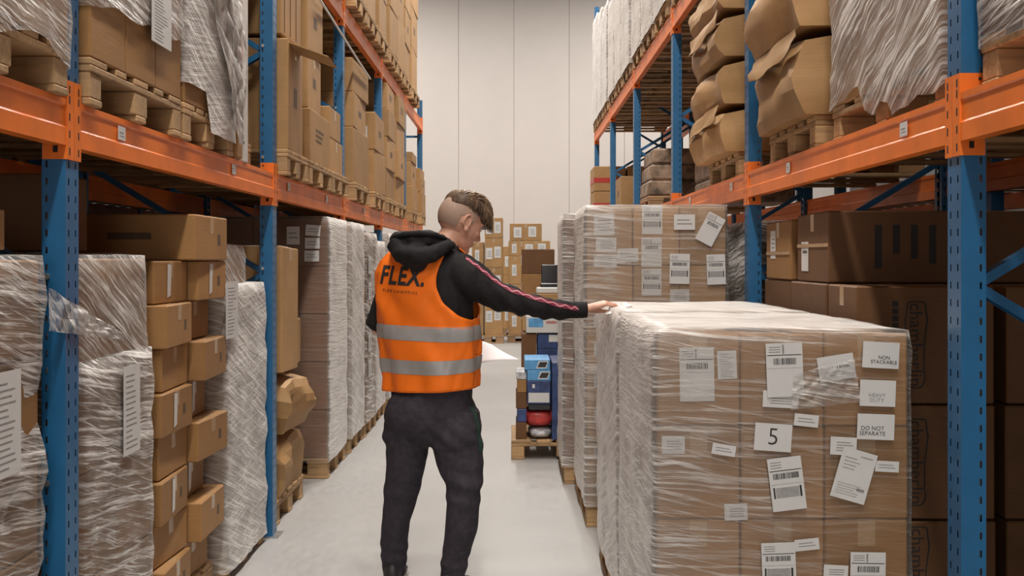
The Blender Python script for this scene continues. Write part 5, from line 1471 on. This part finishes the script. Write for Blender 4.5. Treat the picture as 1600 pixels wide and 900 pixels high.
# --- hi-vis vest: an open shell with armholes
def armhole(th, z, s):
    t0 = -0.05 if s > 0 else math.pi - 0.42
    d = (th - t0 + math.pi) % (2 * math.pi) - math.pi
    return (d / (1.0 if s > 0 else 0.80)) ** 2 + ((z - 1.405) / 0.175) ** 2 < 1.0 or (z > 1.405 and abs(d) < (1.0 if s > 0 else 0.80) * math.sqrt(max(0, 1 - ((min(z, 1.575) - 1.405) / 0.175) ** 2)))
NV = 132; RV = 84; vz0, vz1 = 0.918, 1.566; WRK = 0.010
vv = []; vf = []
for j in range(RV + 1):
    z = vz0 + (vz1 - vz0) * j / RV
    for k in range(NV):
        th = 2 * math.pi * k / NV
        zz = z + (0.012 * (1 - j / RV) * math.sin(th + 1.0) if j < 20 else 0)
        vv.append(torso_pt(th, zz, 0.006 + (0.004 if z < 1.2 else 0), WRK))
for j in range(RV):
    zc_ = vz0 + (vz1 - vz0) * (j + 0.5) / RV
    for k in range(NV):
        th = 2 * math.pi * (k + 0.5) / NV
        if armhole(th, zc_, 1) or armhole(th, zc_, -1): continue
        if math.sin(th) > 0.85 and zc_ > 1.35 and abs(math.cos(th)) < (zc_ - 1.35) * 1.2: continue      # open V at the front
        vf.append((j * NV + k, j * NV + (k + 1) % NV, (j + 1) * NV + (k + 1) % NV, (j + 1) * NV + k))
vest_tree = BVHTree.FromPolygons(vv, vf)
vm = MB().add([p - MO for p in vv], vf)
vest = vm.build('vest', M['vest'], man, smooth=True, fix=False)
so_ = vest.modifiers.new('thickness', 'SOLIDIFY'); so_.thickness = 0.003; so_.offset = 1.0
# smooth the cut armhole edges
bmv = bmesh.new(); bmv.from_mesh(vest.data)
bmesh.ops.delete(bmv, geom=[v for v in bmv.verts if not v.link_faces], context='VERTS')
for _ in range(6):
    be = [v for v in bmv.verts if v.is_boundary and 1.22 < v.co.z]
    new = {}
    for v in be:
        nb = [e.other_vert(v) for e in v.link_edges if e.is_boundary]
        if len(nb) == 2: new[v] = v.co * 0.4 + (nb[0].co + nb[1].co) * 0.3
    for v, c_ in new.items(): v.co = c_
# binding along every open edge of the armholes
loops = []; edges = set(e for e in bmv.edges if e.is_boundary)
while edges:
    e = edges.pop(); lp = [e.verts[0], e.verts[1]]
    while True:
        nx = [q for q in lp[-1].link_edges if q in edges]
        if not nx: break
        edges.discard(nx[0]); lp.append(nx[0].other_vert(lp[-1]))
    loops.append([v.co.copy() for v in lp])
bmv.to_mesh(vest.data); bmv.free()
for lp in loops:
    if len(lp) < 12: continue
    MB().tube(lp[::2] + [lp[0]], 0.0035, 6).build('binding', M['vest'], vest, smooth=True)
# reflective bands
for (z0, z1_) in ((1.140, 1.205), (0.995, 1.057)):
    rb = MB(); rg = []
    for j in range(5):
        z = z0 + (z1_ - z0) * j / 4
        rg.append([torso_pt(2 * math.pi * k / NV, z + (0.012 * (1 - (z - vz0) / (vz1 - vz0)) * math.sin(2 * math.pi * k / NV + 1.0) if z < 1.06 else 0) + 0.004 * math.sin(4 * math.pi * k / NV), 0.0115 + 0.0005, WRK) - MO for k in range(NV)])
    # follow the vest surface
    fixed = []
    for r_ in rg:
        row = []
        for p in r_:
            w = p + MO; loc, nrm, idx, dist = vest_tree.find_nearest(w)
            row.append(loc + nrm * (0.0045 if (w - loc).dot(nrm) >= 0 else -0.0045) - MO)
        fixed.append(row)
    rb.loft(fixed, cap=False); rb.build('reflective_band', M['reflect'], vest, smooth=True, fix=False)
# lettering on the back
def letter_patch(body, cx_px, cy_px, width, height, tilt, off, **kw):
    me = text_mesh(body, 1.0, **kw)
    bm = bmesh.new(); bm.from_mesh(me)
    bmesh.ops.triangulate(bm, faces=bm.faces)
    xs = [v.co.x for v in bm.verts]; ys_ = [v.co.y for v in bm.verts]
    x0, x1, y0, y1 = min(xs), max(xs), min(ys_), max(ys_)
    for _ in range(3):
        long_e = [e for e in bm.edges if e.calc_length() > 0.06 * (x1 - x0)]
        if long_e: bmesh.ops.subdivide_edges(bm, edges=long_e, cuts=1)
        bmesh.ops.triangulate(bm, faces=bm.faces)
    c = wpt(cx_px, cy_px, YM); dirv = Vector((0.28, 1, 0)).normalized(); ct, st = math.cos(tilt), math.sin(tilt)
    right = Vector((math.cos(math.radians(-10)), math.sin(math.radians(-10)), 0))
    for v in bm.verts:
        a = ((v.co.x - x0) / (x1 - x0) - 0.5) * width; b = ((v.co.y - y0) / (y1 - y0) - 0.5) * height
        w = c + right * (a * ct - b * st) + Vector((0, 0, a * st + b * ct))
        h_ = vest_tree.ray_cast(w - Vector((0, 0.6, 0)), Vector((0, 1, 0)))
        v.co = ((h_[0] + Vector((-0.25, -1, 0)).normalized() * off) if h_[0] is not None else w) - MO
    bm.to_mesh(me); bm.free(); me.materials.clear(); me.materials.append(M['ink_dark'])
    return link('lettering', me, vest)
letter_patch('FLEX.', 632, 430.5, 0.212, 0.086, math.radians(-3), 0.0055, offset=0.032, shear=0.2, res=4, sp=1.10)
letter_patch('FLEX LOGISTICS', 629, 454.5, 0.165, 0.013, math.radians(-4), 0.0050, offset=0.01, sp=1.25, res=1)

# sheet of paper held in the left hand
sv = []; nu, nv_ = 12, 8
pA, pB, pC, pD = Vector((-0.30, 5.50, 1.115)), Vector((0.015, 5.60, 1.045)), Vector((-0.07, 5.62, 1.125)), Vector((-0.32, 5.66, 1.15))
pA = Vector((-0.245, 5.50, 0.985)); pB = wpt(813, 562, 5.56); pC = wpt(768, 538, 5.62); pD = Vector((-0.26, 5.60, 1.14))
for j in range(nv_ + 1):
    for i in range(nu + 1):
        u, v = i / nu, j / nv_
        p = (pA * (1 - u) + pB * u) * (1 - v) + (pD * (1 - u) + pC * u) * v
        p.z += 0.010 * math.sin(math.pi * u) * (1 - v) - 0.006 * math.sin(math.pi * v)
        sv.append(p - pA)
W_ = nu + 1
sf = [(j * W_ + i, j * W_ + i + 1, (j + 1) * W_ + i + 1, (j + 1) * W_ + i) for j in range(nv_) for i in range(nu)]
shm = MB().add(sv, sf)
sh_ = shm.build('paper_sheet', M['sheet'], None, pA, smooth=True, fix=False)
sm_ = sh_.modifiers.new('thickness', 'SOLIDIFY'); sm_.thickness = 0.0006
tag(sh_, 'white sheet of paper held in front of the man at waist height', 'paper')
